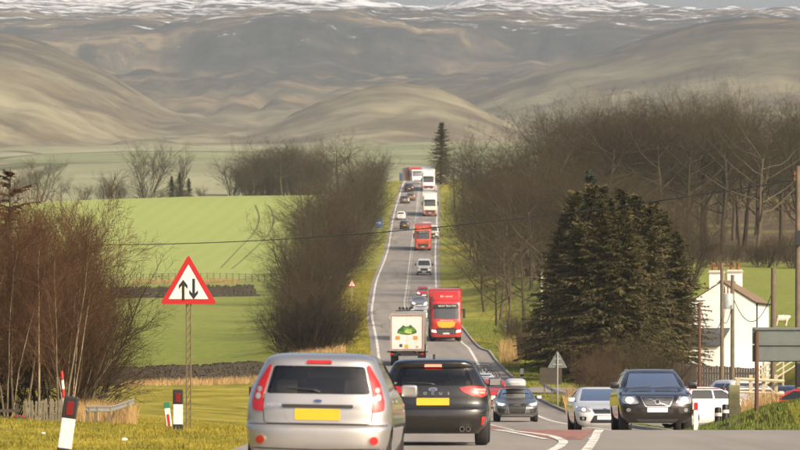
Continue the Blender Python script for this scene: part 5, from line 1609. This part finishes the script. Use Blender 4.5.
for k in range(6):
    MB().tube([(0, 0, hh*k/6-(.2 if k == 0 else 0)), (0, 0, hh*(k+1)/6)], .042, 8).build("red_band" if k in (3, 5) else "white_band", MAT_SRED if k in (3, 5) else MAT_SWHITE, e)
p = ground_at(522, 352); e = empty("marker_post", p, 0, "tiny black and white post on the right grass verge", "marker post")
MB().box((0, 0, .30), (.22, .05, .75)).build("post", MAT_SWHITE, e, bevel=.01); MB().box((0, 0, .72), (.23, .06, .16)).build("black_cap", MAT_SBLACK, e); MB().box((0, 0, .2), (.23, .06, .16)).build("black_foot", MAT_SBLACK, e)
p = ground_at(696, 131); p.z -= .03; hh = H-(402-HV)/F*131-p.z
e = empty("marker_post", p, 0, "white post with red reflector beside the dark SUV's right side", "marker post")
MB().box((0, 0, hh/2-.1), (.11, .05, hh+.2)).build("post", MAT_SWHITE, e, bevel=.01); MB().box((0, -.03, hh-.10), (.085, .014, .17)).build("red_reflector", MAT_SRED, e)
for u, lb in ((718, "short black bollard left of the weathered timber post"), (725.5, "taller black bollard touching the weathered timber post")):
    p = ground_at(u, 134); hh = H-((407 if u < 720 else 404)-HV)/F*134-p.z
    e = empty("bollard", p, 0, lb, "bollard"); MB().lathe([(.001, -.2), (.085, -.2), (.085, hh-.05), (.07, hh-.01), (.001, hh)], axis='z', n=16).build("post", MAT_SBLACK, e, sm=40)
    MB().lathe([(.088, hh-.22), (.088, hh-.14)], axis='z', n=16).build("white_band", MAT_SWHITE, e)
p = ground_at(734, 135); hh = H-(385-HV)/F*135-p.z
e = empty("timber_post", p, 0, "thick weathered greenish timber post in front of the white SUV", "post")
MB().box((0, 0, hh/2-.15), (.27, .22, hh+.3)).build("post", simple("mossy_timber", (.26, .245, .13), .9, var=.4, scale=5.), e, bevel=.02)
# litter and flowers on the left verge
def crumple(name, u, v, Y, sx, mat, label, cat, seed):
    r = random.Random(seed); p = ground_at(u, Y); bm = bmesh.new(); bmesh.ops.create_icosphere(bm, subdivisions=2, radius=sx)
    for w in bm.verts: w.co *= r.uniform(.6, 1.25); w.co.z *= .5
    me = bpy.data.meshes.new(name); bm.to_mesh(me); bm.free()
    o = link(name, me, mat, None, (p.x, p.y, p.z+sx*.45+.03)); return tag(o, label, cat)
crumple("paper_litter", 124, 444, 93, .055, MAT_SWHITE, "crumpled white paper on the grass below the upright marker post", "litter", 1)
crumple("paper_litter", 43, 443, 97, .05, MAT_SWHITE, "scrap of white paper on the grass near the leaning marker post", "litter", 2)
p = ground_at(22, 152); e = empty("flower_bunch", p, 0, "bunch of red flowers with green leaves laid on the left verge", "flowers")
r4 = random.Random(4)
for k in range(9):
    bm = bmesh.new(); bmesh.ops.create_icosphere(bm, subdivisions=1, radius=r4.uniform(.035, .055)); me = bpy.data.meshes.new("bloom"); bm.to_mesh(me); bm.free()
    link("bloom", me, MAT_SRED, e, (r4.choice((-1, 1))*r4.uniform(.02, .22), r4.uniform(-.1, .1), r4.uniform(.08, .2)))
mb = MB()
for k in range(26):
    a = Vector((r4.uniform(-.14, .16), r4.uniform(-.1, .1), 0)); mb.tube([a, a+Vector((r4.uniform(-.08, .08), r4.uniform(-.05, .05), r4.uniform(.12, .24)))], [.018, .006], 4)
mb.build("leaves", MAT_GREENR, e)["kind"] = "stuff"

# --- guard rails
def guard_rail(pts, label, drop=.0):
    e = empty("guard_rail", pts[0], 0, label, "guard rail"); o0 = Vector(pts[0])
    prof = [(-.09, 0), (-.06, -.035), (-.03, 0), (0, .012), (.03, 0), (.06, -.035), (.09, 0)]
    dense = []
    for a, b in zip(pts, pts[1:]):
        for k in range(6): dense.append(Vector(a).lerp(Vector(b), k/6)-o0)
    dense.append(Vector(pts[-1])-o0)
    for _ in range(3): dense = [dense[0]]+[(dense[i-1]+dense[i]*2+dense[i+1])/4 for i in range(1, len(dense)-1)]+[dense[-1]]
    V = []; Fc = []
    for i, q in enumerate(dense):
        d = (dense[min(i+1, len(dense)-1)]-dense[max(i-1, 0)]); d.z = 0; d.normalize(); n = Vector((d.y, -d.x, 0))
        if n.y > 0: n = -n
        for z, y in prof: V.append(tuple(q+n*y*-1+Vector((0, 0, .62-drop+z))))
    m = len(prof)
    for i in range(len(dense)-1):
        for k in range(m-1): Fc.append((i*m+k, i*m+k+1, (i+1)*m+k+1, (i+1)*m+k))
    link("beam", smooth(mesh_from(V, Fc, "beam")), MAT_GALV, e)
    for i in range(1, len(dense), 5):
        q = dense[i]; MB().box((q.x, q.y+.09, q.z+.25-drop), (.09, .06, .85)).build("post", MAT_POLE, e)
def gp(u, v, Y, up=.62): P_ = at(u, v, Y); P_.z -= up; return P_
guard_rail([gp(86, 419, 150, .35), gp(95, 413, 154, .5), gp(112, 409, 160), gp(134, 401.5, 170)], "bent pale guard rail end in the dry grass on the left verge")
guard_rail([gp(543, 384.5, 312), gp(552, 390, 300), gp(563, 394, 290), (9.3, 262, gz(9.3, 262)), (9.9, 240, gz(9.9, 240)-.15)], "pale guard rail running behind the silver saloon on the right verge")

# --- left garden fence
e = empty("picket_fence", ground_at(24, 163), 0, "short weathered grey picket fence at the left thicket's foot", "fence"); o0 = e.location.copy()
r4 = random.Random(8); x = 0.
pm = None
while x < 1.25:
    hgt = .66+r4.uniform(-.03, .05); yy = r4.uniform(-.015, .015); z = gz(o0.x+x, 163)-o0.z
    mb = MB(); w = r4.uniform(.055, .075); mb.prism([(-w/2, -.1), (w/2, -.1), (w/2, hgt-.03), (0, hgt), (-w/2, hgt-.03)], 'y', -.012, .012)
    o = mb.build("paling", MAT_PALE, e, loc=(x, yy, z)); o.rotation_euler = (0, r4.uniform(-.05, .05), 0); x += .085
for z in (.18, .48): MB().box((.62, .04, z), (1.35, .03, .07)).build("rail", MAT_PALE, e)
e = empty("rail_fence", ground_at(-2, 163), 0, "low dark timber rail left of the picket fence", "fence")
for z in (.12, .34): MB().box((-.1, 0, z), (1.5, .05, .09)).build("rail", MAT_BOARD, e)
for xx in (-.7, -.1, .55): MB().box((xx, .05, .2), (.09, .08, .7)).build("post", MAT_BOARD, e)

# --- dry stone walls: every stone its own lump, joined (stones are only 2-4 px in the photo)
def stone_wall(label, pts, h, st, th=.45, seed=1):
    r = random.Random(seed); e = empty("dry_stone_wall", (0, 0, 0), 0, label, "stone wall"); mb = MB()
    for (xa, ya), (xb, yb) in zip(pts, pts[1:]):
        Ln = math.hypot(xb-xa, yb-ya); d = Vector((xb-xa, yb-ya, 0))/Ln; nrm = Vector((-d.y, d.x, 0)); M_ = Matrix((d, nrm, Vector((0, 0, 1)))).transposed()
        z = -.1; row = 0
        while z < h:
            sh = st*r.uniform(.55, .8); t = r.uniform(-st, 0)
            while t < Ln:
                w = st*r.uniform(.7, 1.7); px, py = xa+d.x*(t+w/2), ya+d.y*(t+w/2)
                zz = gz(px, py)
                k = len(mb.v); mb.box((px+nrm.x*r.uniform(-.05, .05), py+nrm.y*r.uniform(-.05, .05), zz+z+sh/2), (w*.96, th*(1-.25*z/h), sh*.94), M_ @ Matrix.Rotation(r.uniform(-.06, .06), 3, 'Y'))
                for i in range(k, len(mb.v)): mb.v[i] = tuple(c+r.uniform(-.025, .025) for c in mb.v[i])
                t += w
            z += sh
        t = 0.
        while t < Ln:                                   # upright cope stones
            w = st*r.uniform(.3, .5); px, py = xa+d.x*t, ya+d.y*t; ch = st*r.uniform(.7, 1.3)
            mb.box((px, py, gz(px, py)+h+ch/2-.03), (w, th*.7, ch), M_ @ Matrix.Rotation(r.uniform(-.25, .25), 3, 'Y')); t += w*1.15
    o = mb.build("stones", MAT_STONE, e); o["kind"] = "stuff"; return e
stone_wall("dark dry stone wall along the near edge of the left pasture", [((-10)/F*352-24.5, 345), ((120-400)/F*352, 352), ((262-400)/F*362, 362)], .95, .25, seed=2)
stone_wall("distant low dry stone wall crossing the left pasture", [((112-400)/F*700, 700), ((190-400)/F*702, 702), ((254-400)/F*706, 706)], .85, .6, seed=3)

# --- post fence on the left field boundary
e = empty("field_fence", (0, 0, 0), 0, "long post and wire fence at the foot of the bright ridge field", "fence")
for k in range(34):
    u = 60+k*6.4; Y = 846; X = (u-400)/F*Y; MB().box((0, 0, .55), (.14, .12, 1.5)).build("post", MAT_POLE, e, loc=(X, Y, gz(X, Y)))
for z in (.5, .85, 1.2):
    mb = MB(); mb.tube([((u-400)/F*846, 846, gz((u-400)/F*846, 846)+z) for u in range(60, 276, 8)], .02, 4); mb.build("wire", MAT_POLE, e)
# little fence at the near end of the hedge belt
e = empty("field_fence", (0, 0, 0), 0, "short post and rail fence below the hedge belt bushes", "fence")
pts = [at(276, 0, 470), at(284, 0, 452), at(291, 0, 438)]; pts = [(q.x, q.y) for q in pts]
for k in range(9):
    t_ = k/8*2; i = min(int(t_), 1); f = t_-i; X = pts[i][0]+(pts[i+1][0]-pts[i][0])*f; Y = pts[i][1]+(pts[i+1][1]-pts[i][1])*f
    MB().box((0, 0, .5), (.12, .1, 1.3)).build("post", MAT_POLE, e, loc=(X, Y, gz(X, Y)))
for z in (.55, .95):
    mb = MB(); mb.tube([(x, y, gz(x, y)+z) for x, y in pts], .04, 4); mb.build("rail", MAT_POLE, e)

# --- poles
def pole(u, Y, top_v, r0, mat, label, name="utility_pole", arms=(), base=None):
    p = ground_at(u, Y); hh = H-(top_v-HV)/F*Y-p.z
    e = empty(name, p, 0, label, "pole")
    MB().tube([(0, 0, -.4), (0, 0, hh*.5), (0, 0, hh)], [r0*1.15, r0, r0*.85], 12).build("pole", mat, e, sm=60)
    return e, hh
e, hh = pole(798, 200, 166, .10, MAT_POLE, "tallest timber pole at the right edge carrying the overhead wire")
MB().box((-.02, -.16, hh-2.6), (.2, .14, .55)).build("junction_box", MAT_SBLACK, e, bevel=.02)
for z in (hh-.35, hh-.55): MB().lathe([(.001, 0), (.05, 0), (.07, .05), (.05, .1), (.06, .15), (.001, .18)], (-.13, 0, z), 'z', 10).build("insulator", MAT_POLE_RED, e)
e, hh = pole(773.5, 240, 268, .125, MAT_POLE, "plain timber pole right of the white house")
e, hh = pole(732.5, 245, 275, .088, MAT_POLE, "timber pole with grey transformer in front of the house")
MB().lathe([(.001, 0), (.24, 0), (.25, .05), (.25, .62), (.20, .68), (.001, .70)], (-.22, -.24, hh-1.5), 'z', 16).build("transformer", simple("transformer_grey", (.33, .37, .36), .5, var=.2), e, sm=40)
for x in (-.36, -.22, -.08): MB().tube([(x, -.24, hh-.8), (x, -.24, hh-.5)], [.04, .025], 6).build("bushing", MAT_POLE_RED, e)
e, hh = pole(722, 235, 263, .085, MAT_POLE, "slim dark timber pole with wire arms left of the transformer pole")
MB().box((0, 0, hh-.12), (1.0, .08, .09)).build("cross_arm", MAT_POLE_RED, e)
for x in (-.45, -.2, .2, .45): MB().lathe([(.001, 0), (.05, 0), (.06, .06), (.04, .13), (.001, .16)], (x, 0, hh-.07), 'z', 8).build("insulator", MAT_POLE_RED, e)
e, hh = pole(699.5, 230, 303, .065, MAT_POLE_RED, "reddish brown post standing left of the white house")
e, hh = pole(541.5, 405, 272, .10, simple("pale_pole", (.34, .29, .20), .8, var=.2), "slender pale pole left of the spruce clump")
e, hh = pole(108.5, 1088, 203, .12, MAT_POLE, "tiny crossarm pole standing in the bright ridge field"); MB().box((0, 0, hh-.3), (1.6, .10, .14)).build("cross_arm", MAT_POLE, e)
# --- wires
def wire(label, a, b, sag, r=.011, n=60):
    a, b = Vector(a), Vector(b); pts = []
    for k in range(n+1):
        t_ = k/n; q = a.lerp(b, t_); q.z -= sag*4*t_*(1-t_); pts.append(q)
    o = MB().tube(pts, r, 5).build("overhead_wire", MAT_SBLACK, None); return tag(o, label, "wire")
wire("long overhead wire sagging across the whole view over the road", at(796, 180, 200), at(-330, 205, 330), 2.35, .020, 120)
wire("faint lower wire crossing the fields on the left", at(-60, 290, 640), at(300, 272, 760), 1.0, .022)
wire("drooping cable between the transformer pole and the right-hand pole", at(734, 300, 245), at(773, 290, 240), 1.15, .018)
wire("drooping cable between reddish post and slim dark pole", at(700, 306, 230), at(722, 318, 235), .85, .016)
wire("short cable between the slim dark pole and transformer pole", at(722, 318, 235), at(732, 303, 245), .5, .016)

# --- direction sign seen from behind
p = ground_at(756.5, 133); e = empty("direction_sign", p, 0, "large grey back of a direction sign at the right edge", "road sign")
zt = H-(327-HV)/F*133-p.z; zb_ = H-(362-HV)/F*133-p.z
W_ = 3.2
for k in range(2):
    za = zb_+(zt-zb_)*k/2; MB().box((W_/2-.10, 0, za+(zt-zb_)/4), (W_, .025, (zt-zb_)/2-.012)).build("panel", MAT_SIGNBACK, e, bevel=.02)
for z in (zb_+.05, (zt+zb_)/2, zt-.05): MB().box((W_/2-.10, -.035, z), (W_-.1, .045, .045)).build("stiffener", simple("sign_rail", (.13, .15, .145), .5, .3), e)
for x in (.0, 2.9): MB().tube([(x, -.09, -.4), (x, -.09, zt-.1)], .05, 10).build("post", MAT_POLE_RED, e, sm=60)
p = ground_at(800, 137); e = empty("small_sign", p, 0, "small dark sign back below the direction sign at the right edge", "road sign")
za = H-(387-HV)/F*137-p.z; zb2 = H-(363-HV)/F*137-p.z
MB().box((.1, 0, (za+zb2)/2), (.40, .025, zb2-za)).build("panel", MAT_SBLACK, e, bevel=.02); MB().tube([(.12, .05, -.3), (.12, .05, zb2)], .04, 8).build("post", MAT_GALV, e)

# --- timber rails by the car park and up the bank
e = empty("rail_fence", (0, 0, 0), 0, "bleached post and rail fence with weeds before the white SUV", "fence")
A, B = at(738, 0, 150), at(776, 0, 152)
for k in range(4):
    t_ = k/3; X, Y = A.x+(B.x-A.x)*t_, A.y+(B.y-A.y)*t_
    MB().box((0, 0, .35), (.10, .09, 1.1)).build("post", MAT_RAIL, e, loc=(X, Y, gz(X, Y)))
for z in (.45, .80):
    MB().tube([(A.x-.1, A.y-.06, gz(A.x, A.y)+z+.06), (B.x+.2, B.y-.06, gz(B.x, B.y)+z-.08)], .045, 5).build("rail", MAT_RAIL, e)
e = empty("bank_fence", (0, 0, 0), 0, "pale four-rail fence climbing the grass bank at right", "fence")
for k in range(4):
    MB().tube([at(758, 389-k*6.2, 262), at(779, 376-k*6.2, 272), at(801, 362-k*6.2, 284)], .055, 5).build("rail", MAT_RAIL, e)
for u, v, Y in ((764, 386, 265), (783, 374, 274), (800, 363, 283)):
    q = at(u, v, Y); MB().tube([(q.x, q.y+.08, q.z-1.), (q.x, q.y+.08, q.z+1.15)], .07, 6).build("post", MAT_RAIL, e)
# bank under that fence
def bank():
    nx, ny = 14, 14; V = []; Fc = []
    for j in range(ny+1):
        for i in range(nx+1):
            X = 16+i*1.2; Y = 258+j*4.; t_ = sstep(17.2, 21.5, X)*sstep(256, 276, Y)*sstep(318, 292, Y)
            V.append((X, Y, gz(X, Y)-.25+float(t_)*2.9))
    for j in range(ny):
        for i in range(nx): a = j*(nx+1)+i; Fc.append((a, a+1, a+nx+2, a+nx+1))
    tag(link("grass_bank", smooth(np_mesh("grass_bank", V, Fc)), MAT_GRASS), kind="structure")
bank()

# --- white house
def house():
    HY = 370.; s = F/HY
    X0 = (722-400)/s; z0 = gz(X0, HY)-.3
    e = empty("white_house", (X0, HY, z0), R(-11), "white rendered house with two chimneys behind the poles", "house")
    hw, D = 2.25, 7.; ze = H+(HV-303)/s-z0; zr = H+(HV-282)/s-z0
    mb = MB(); mb.prism([(-hw, 0), (hw, 0), (hw, ze), (0, zr), (-hw, ze)], 'y', 0, D); mb.build("wall", MAT_RENDER, e)
    rm = simple("mossy_slate_roof", (.24, .165, .10), .9, var=.5, scale=2.5); ll = math.hypot(hw, zr-ze); a = math.atan2(zr-ze, hw)
    for sg in (-1, 1):
        rf = empty("roof_slope"); rf.parent = e; rf.location = (0, 0, zr+.06); rf.rotation_euler = (0, sg*a, 0)
        rf_ = rf
        row = 0; d = .0
        r = random.Random(6+sg)
        shared = MB().box((0, 0, 0), (.30, .54, .025)).mesh("slate"); shared.materials.append(rm)
        n_r = int((ll+.15)/.27)
        kk = MB(); kk.box((sg*(ll+.12)/2, D/2, -.03), (ll+.12, D+.16, .04)); kk.build("roof_deck", MAT_BOARD, rf)
        for q in range(n_r):
            y = -.05+(q % 2)*.27
            while y < D+.05:
                o = bpy.data.objects.new("slate", shared); COL.objects.link(o); o.parent = rf; o.location = (sg*(.15+q*.27), y+.2, .012+.004*r.random()); o.rotation_euler = (0, sg*-.05, r.uniform(-.02, .02)); y += .555
    MB().box((0, D/2, zr+.10), (.22, D+.2, .12)).build("ridge", simple("ridge_tiles", (.20, .15, .11), .9), e, bevel=.03)
    mst = MAT_RENDER
    for (x, y, w, top) in ((-.42, .42, .92, 270.5), (.0, D-.5, .95, 268)):
        zt_ = H+(HV-top)/s-z0
        c = MB().box((x, y, (zr-1.3+zt_)/2), (w, .62, zt_-zr+1.3)).build("chimney", mst, e, bevel=.01)
        MB().box((x, y, zt_-.12), (w+.12, .74, .14)).build("chimney_cap", simple("chimney_band", (.45, .40, .33), .9), c, bevel=.01)
        for k in range(2):
            MB().lathe([(.001, 0), (.15, 0), (.12, .1), (.11, .42), (.14, .46), (.14, .52), (.001, .52)], (x-.22+.44*k, y, zt_-.05), 'z', 12).build("chimney_pot", simple("terracotta", (.22, .075, .04), .85), c, sm=40)
    for (y, z) in ((1.6, 3.9), (3.6, 3.9), (5.4, 3.9), (2.4, 1.6), (4.8, 1.6)):
        f = MB().box((hw+.01, y, z), (.06, .85, 1.15)).build("window", simple("window_frame_grey", (.5, .5, .47), .6), e)
        MB().box((hw+.045, y-.19, z), (.02, .33, 1.0)).build("pane", MV['window'], f); MB().box((hw+.045, y+.19, z), (.02, .33, 1.0)).build("pane", MV['window'], f)
    MB().tube([(hw+.06, .3, 0), (hw+.06, .3, ze)], .05, 8).build("drainpipe", MAT_SBLACK, e)
    MB().tube([(hw+.16, -.1, ze-.02), (hw+.16, D+.1, ze-.02)], .06, 8).build("gutter", MAT_SBLACK, e)
    MB().tube([(.35, -.05, zr-1.1), (.05, -.05, ze-1.5), (-.35, -.05, 2.)], .012, 4).build("wall_cable", MAT_SBLACK, e)
    # lower wing to the left with slate roof
    z1 = H+(HV-346)/s-z0; z2 = H+(HV-333)/s-z0
    w = empty("house_annex", (X0, HY, z0), R(-11), "low white annex with dark slate roof left of the white house", "house")
    MB().box((-2.2, -2.6, z1/2), (5.4, 4.6, z1)).build("wall", MAT_RENDER, w)
    mb = MB(); mb.prism([(-5.1, z1), (-.2, z1), (-.2, z1+.08), (-5.1, z1+.08)], 'y', -5.05, -4.6)
    V = [(-5.1, -5.15, z1-.05), (.55, -5.15, z1-.05), (.55, -.05, z2+.25), (-5.1, -.05, z2+.25)]
    mb = MB(); mb.v += V+[(x, y, z+.09) for x, y, z in V]; mb.f += [(3, 2, 1, 0), (4, 5, 6, 7), (0, 1, 5, 4), (1, 2, 6, 5), (2, 3, 7, 6), (3, 0, 4, 7)]
    mb.build("roof", simple("dark_slate", (.07, .072, .078), .7, var=.3, scale=4), w)
    for x in (-3.9, -1.6):
        f = MB().box((x, -4.92, 1.55), (1.2, .06, 1.15)).build("window", simple("window_frame_pale", (.55, .52, .45), .6), w)
        for q in (-.28, .28): MB().box((x+q, -4.965, 1.55), (.48, .02, 1.0)).build("pane", MV['window'], f)
    # dark boarded fence before the house
    f = empty("board_fence", ground_at(702, 330), 0, "dark vertical-board fence in front of the white house", "fence"); r = random.Random(4)
    b0 = MB().box((0, 0, 1.0), (.145, .025, 2.2)).mesh("board"); b0.materials.append(MAT_BOARD); x = -1.6; o0 = f.location
    while x < 3.2:
        o = bpy.data.objects.new("board", b0); COL.objects.link(o); o.parent = f; o.location = (x, r.uniform(-.01, .01), gz(o0.x+x, 330)-o0.z+r.uniform(-.03, .03)); x += .155
    for z in (.5, 1.6): MB().box((.8, .05, z), (4.9, .05, .1)).build("rail", MAT_BOARD, f)
house()
# small boarded fence by the near triangular sign
f = empty("board_fence", ground_at(541, 338), 0, "small dark board fence left of the near triangular sign's back", "fence")
b0 = MB().box((0, 0, .45), (.14, .025, 1.1)).mesh("board"); b0.materials.append(MAT_BOARD)
for k in range(9):
    o = bpy.data.objects.new("board", b0); COL.objects.link(o); o.parent = f; o.location = (k*.15, 0, .02*(k % 3))
for z in (.2, .7): MB().box((.6, .04, z), (1.3, .04, .09)).build("rail", MAT_BOARD, f)
# clipped hedge
def clipped_hedge():
    r = random.Random(12); p = ground_at(518, 398); sg = []
    for k in range(5200):
        q = Vector((r.uniform(0, 2.2), r.uniform(0, 5.), r.uniform(0, 1.75)*(1-.04*r.random())))
        d = Vector((r.gauss(0, .6), r.gauss(0, .6), abs(r.gauss(.6, .5)))).normalized()*r.uniform(.14, .30)
        e2 = q+d; e2.x = min(max(e2.x, -.05), 2.25); e2.z = min(e2.z, 1.8); sg.append((q, e2, .012, .006))
    st = [(Vector((x, y, -.2)), Vector((x+r.uniform(-.1, .1), y, 1.3)), .03, .015) for x in np.arange(.1, 2.2, .3) for y in np.arange(.1, 5, .4)]
    e = empty("clipped_hedge", p, 0, "clipped dark brown hedge beside dry grass on the right verge", "hedge")
    link("twigs", seg_mesh("twigs", sg, 3), MAT_TWIG, e); link("stems", seg_mesh("stems", st, 4), MAT_TRUNK, e)
clipped_hedge()
# farm roof on the skyline
p = ground_at(218, 1225); e = empty("farm_building", (p.x, p.y, p.z-1.6), R(20), "small low farm roof on the left skyline", "building")
MB().prism([(-3, 0), (3, 0), (3, 2.4), (-3, 2.4)], 'y', 0, 6).build("wall", MAT_STONE, e); MB().prism([(0-.3, 2.35), (6.3, 2.35), (3, 4.6)], 'x', -3.2, 3.2).build("roof", simple("farm_slate", (.10, .085, .075), .8), e)
# sheep
def sheep():
    p = ground_at(781, 478); me = bpy.data.meshes.new("body")
    V = [(0, 0, .68), (.3, 0, .70), (.55, 0, .72), (.72, 0, .86), (.92, 0, .84), (-.3, 0, .69), (-.5, 0, .66), (.45, .12, .40), (.45, .12, .02), (.45, -.12, .40), (.45, -.12, .02), (-.4, .12, .42), (-.45, .12, .24), (-.40, .12, .02), (-.4, -.12, .42), (-.45, -.12, .24), (-.40, -.12, .02)]
    E = [(0, 1), (1, 2), (2, 3), (3, 4), (0, 5), (5, 6), (2, 7), (7, 8), (2, 9), (9, 10), (6, 11), (11, 12), (12, 13), (6, 14), (14, 15), (15, 16)]
    rad = [.30, .30, .26, .14, .09, .31, .26, .08, .04, .08, .04, .10, .06, .04, .10, .06, .04]
    me.from_pydata(V, E, []); o = bpy.data.objects.new("sheep", me); COL.objects.link(o); md = o.modifiers.new("s", 'SKIN')
    for i, rr_ in enumerate(rad): me.skin_vertices[0].data[i].radius = (rr_, rr_)
    me.skin_vertices[0].data[0].use_root = True
    o.modifiers.new("d", 'SUBSURF').levels = 1
    m2 = bpy.data.meshes.new_from_object(o.evaluated_get(bpy.context.evaluated_depsgraph_get())); bpy.data.objects.remove(o)
    smooth(m2); o = link("sheep", m2, simple("fleece", (.62, .56, .44), .95, var=.2), None, p); o.rotation_euler = (0, 0, .3); tag(o, "pale sheep grazing in the field right of the white house", "sheep")
sheep()
# bird
mb = MB(); mb.tube([(-.16, 0, 0), (-.05, 0, .01), (.08, 0, .01), (.17, 0, .02)], [.02, .055, .05, .015], 8)
bd = empty("bird", at(353, 181, 520), R(25), "dark bird flying before the left hedge belt", "bird"); mb.build("body", MAT_SBLACK, bd, sm=60)
for s in (-1, 1):
    w = MB(); V = [(-.07, 0, 0), (.07, 0, 0), (.02, s*.24, .10), (-.06, s*.45, .05), (-.10, s*.22, .09)]; w.v += V+[(x, y, z+.012) for x, y, z in V]; w.f += [(0, 1, 2, 3, 4), (9, 8, 7, 6, 5)]+[(i, (i+1) % 5, 5+(i+1) % 5, 5+i) for i in range(5)]; w.build("wing", MAT_SBLACK, bd)
# ================================================================ grass and dry stalks
def blade_mat(name, stops):
    M = Mat(name); n = M.noise(.9, 5, .65, M.pos(), (1, .5, 1)); M.color(M.ramp(n, stops)).set(Roughness=.8); M.b.inputs["Specular IOR Level"].default_value = .2
    return M.m
MAT_BLADE = blade_mat("verge_grass", [(.30, (.095, .09, .012)), (.48, (.19, .165, .020)), (.62, (.29, .23, .030)), (.78, (.36, .27, .06))])
MAT_BLADE_G = blade_mat("green_grass", [(.3, (.06, .085, .015)), (.55, (.12, .15, .028)), (.75, (.22, .22, .05))])
MAT_STRAW = blade_mat("straw", [(.3, (.26, .16, .065)), (.55, (.42, .28, .12)), (.75, (.52, .37, .18))])
def blades(name, pts, hmin, hmax, w, mat, label, lean=.35, seed=1, cat="grass"):
    """pts (n,2): one bent blade per point"""
    rs = np.random.RandomState(seed); n = len(pts); X, Y = pts[:, 0], pts[:, 1]; Z = ground(X, Y)-.01
    h = rs.uniform(hmin, hmax, n); a = rs.uniform(0, 6.283, n); l = rs.normal(0, lean, n)*h; la = rs.uniform(0, 6.283, n)
    dx, dy = np.cos(a)*w/2, np.sin(a)*w/2; ox, oy = np.cos(la)*l, np.sin(la)*l
    P0 = np.stack([X-dx, Y-dy, Z], -1); P1 = np.stack([X+dx, Y+dy, Z], -1)
    P2 = np.stack([X+dx*.7+ox*.35, Y+dy*.7+oy*.35, Z+h*.6], -1); P3 = np.stack([X-dx*.7+ox*.35, Y-dy*.7+oy*.35, Z+h*.6], -1)
    P4 = np.stack([X+ox, Y+oy, Z+h], -1)
    V = np.stack([P0, P1, P2, P3, P4], 1).reshape(-1, 3); b = np.arange(n)[:, None]*5
    Fc = np.concatenate([b+np.array([[0, 1, 2]]), b+np.array([[0, 2, 3]]), b+np.array([[3, 2, 4]])])
    me = np_mesh(name, V, Fc)
    return tag(link(name, me, mat), label, cat, kind="stuff")
rs = np.random.RandomState(4)
def scatter(n, x0, x1, y0, y1, clump=.5, keep=None, pw=1.):
    X = rs.uniform(x0, x1, n); Y = y0+(y1-y0)*rs.uniform(0, 1, n)**pw
    c = vnoise(X*1.7, Y*.8)+.5*vnoise(X*5, Y*3)
    m = c > clump
    if keep is not None: m &= keep(X, Y)
    return np.stack([X[m], Y[m]], -1)
okL = lambda X, Y: X < edgeL(Y)-.02
blades("verge_grass", scatter(150000, -15, -2, 66, 200, .42, okL, 1.3), .025, .075, .014, MAT_BLADE, "short yellow-green grass of the left foreground verge", seed=1)
blades("verge_tufts", scatter(26000, -14, -2.3, 75, 210, 1.0, okL, 1.2), .06, .15, .018, MAT_BLADE, "taller grass tufts dotted over the left verge", seed=2)
okR = lambda X, Y: (Y > 126.9) & ((X > edgeR(Y)+.16) | (Y < 140) & (X > 7.0)) & ~((Y > 171) & (X > 9.5))
blades("bank_grass", scatter(70000, 6.6, 16, 126.9, 205, .35, okR, 1.5), .04, .12, .016, MAT_BLADE_G, "rough green grass on the bank beside the junction", seed=3)
okV = lambda X, Y: (X > edgeR(Y)+.2)
blades("verge_grass", scatter(60000, 5, 14, 200, 520, .45, lambda X, Y: okV(X, Y) & ~((X > 9.5) & (Y < 263)) & ~((Y > 317) & (Y < 331)), 1.2), .06, .16, .03, MAT_BLADE_G, "grass along the right verge beyond the junction", seed=4)
blades("hedge_bottom_grass", scatter(50000, -9, -2, 380, 760, .5, lambda X, Y: okL(X, Y) & (X > edgeL(Y)-5), 1.1), .08, .2, .04, MAT_BLADE, "yellowish grass strip along the left edge of the road", seed=5)
def tuft(label, u0, u1, Y0, Y1, n, h0, h1, w=.014, seed=1, lean=.28):
    Y = rs.uniform(Y0, Y1, n); u = rs.uniform(u0, u1, n); X = (u-400)/F*Y
    m = vnoise(X*1.3+seed, Y*.7) > .36
    return blades("dry_grass", np.stack([X[m], Y[m]], -1), h0, h1, w, MAT_STRAW, label, lean, seed)
tuft("tall straw-coloured grass around the bent guard rail", 74, 136, 160, 190, 5200, .3, .85, seed=11)
tuft("dry straw grass along the foot of the near stone wall", 120, 262, 346, 356, 5200, .2, .55, .02, seed=12)
tuft("tall pale dry grass by the silver saloon on the right verge", 566, 606, 262, 300, 4200, .4, 1.2, .02, seed=13)
tuft("tawny dry grass beside the clipped hedge", 500, 520, 385, 430, 1500, .2, 1.2, .025, seed=14, lean=.5)
tuft("dry tawny weeds around the bleached rail fence", 738, 778, 138, 150, 1300, .12, .6, .010, seed=15, lean=.5)
tuft("dry reddish grass under the near hedge belt bushes", 288, 345, 402, 418, 3600, .4, 1.0, .03, seed=16)
tuft("pinkish dry grass strip along the far field fence", 130, 240, 838, 846, 2500, .2, .8, .05, seed=17)
tuft("pale dry grass patch inside the hedge belt", 286, 306, 470, 500, 2200, .4, 1.0, .03, seed=18)
# ================================================================ single out look-alikes by their order in view
def number_labels():
    ords = ["leftmost", "second from the left", "third from the left", "fourth from the left", "fifth from the left", "sixth from the left", "seventh from the left", "eighth from the left", "ninth from the left", "tenth from the left", "eleventh from the left", "twelfth from the left", "thirteenth from the left"]
    ords += [w+" from the left" for w in ("fourteenth", "fifteenth", "sixteenth", "seventeenth", "eighteenth", "nineteenth", "twentieth")]
    by = {}
    for o in scene.objects:
        if o.parent is None and o.get("group") and o.get("label"): by.setdefault(o["label"], []).append(o)
    for lb, L_ in by.items():
        if 2 <= len(L_) <= 20:
            L_.sort(key=lambda o: o.location.x/o.location.y)
            for k, o in enumerate(L_):
                o["label"] = ords[k]+" "+lb if k == 0 else lb+", "+ords[k]
number_labels()
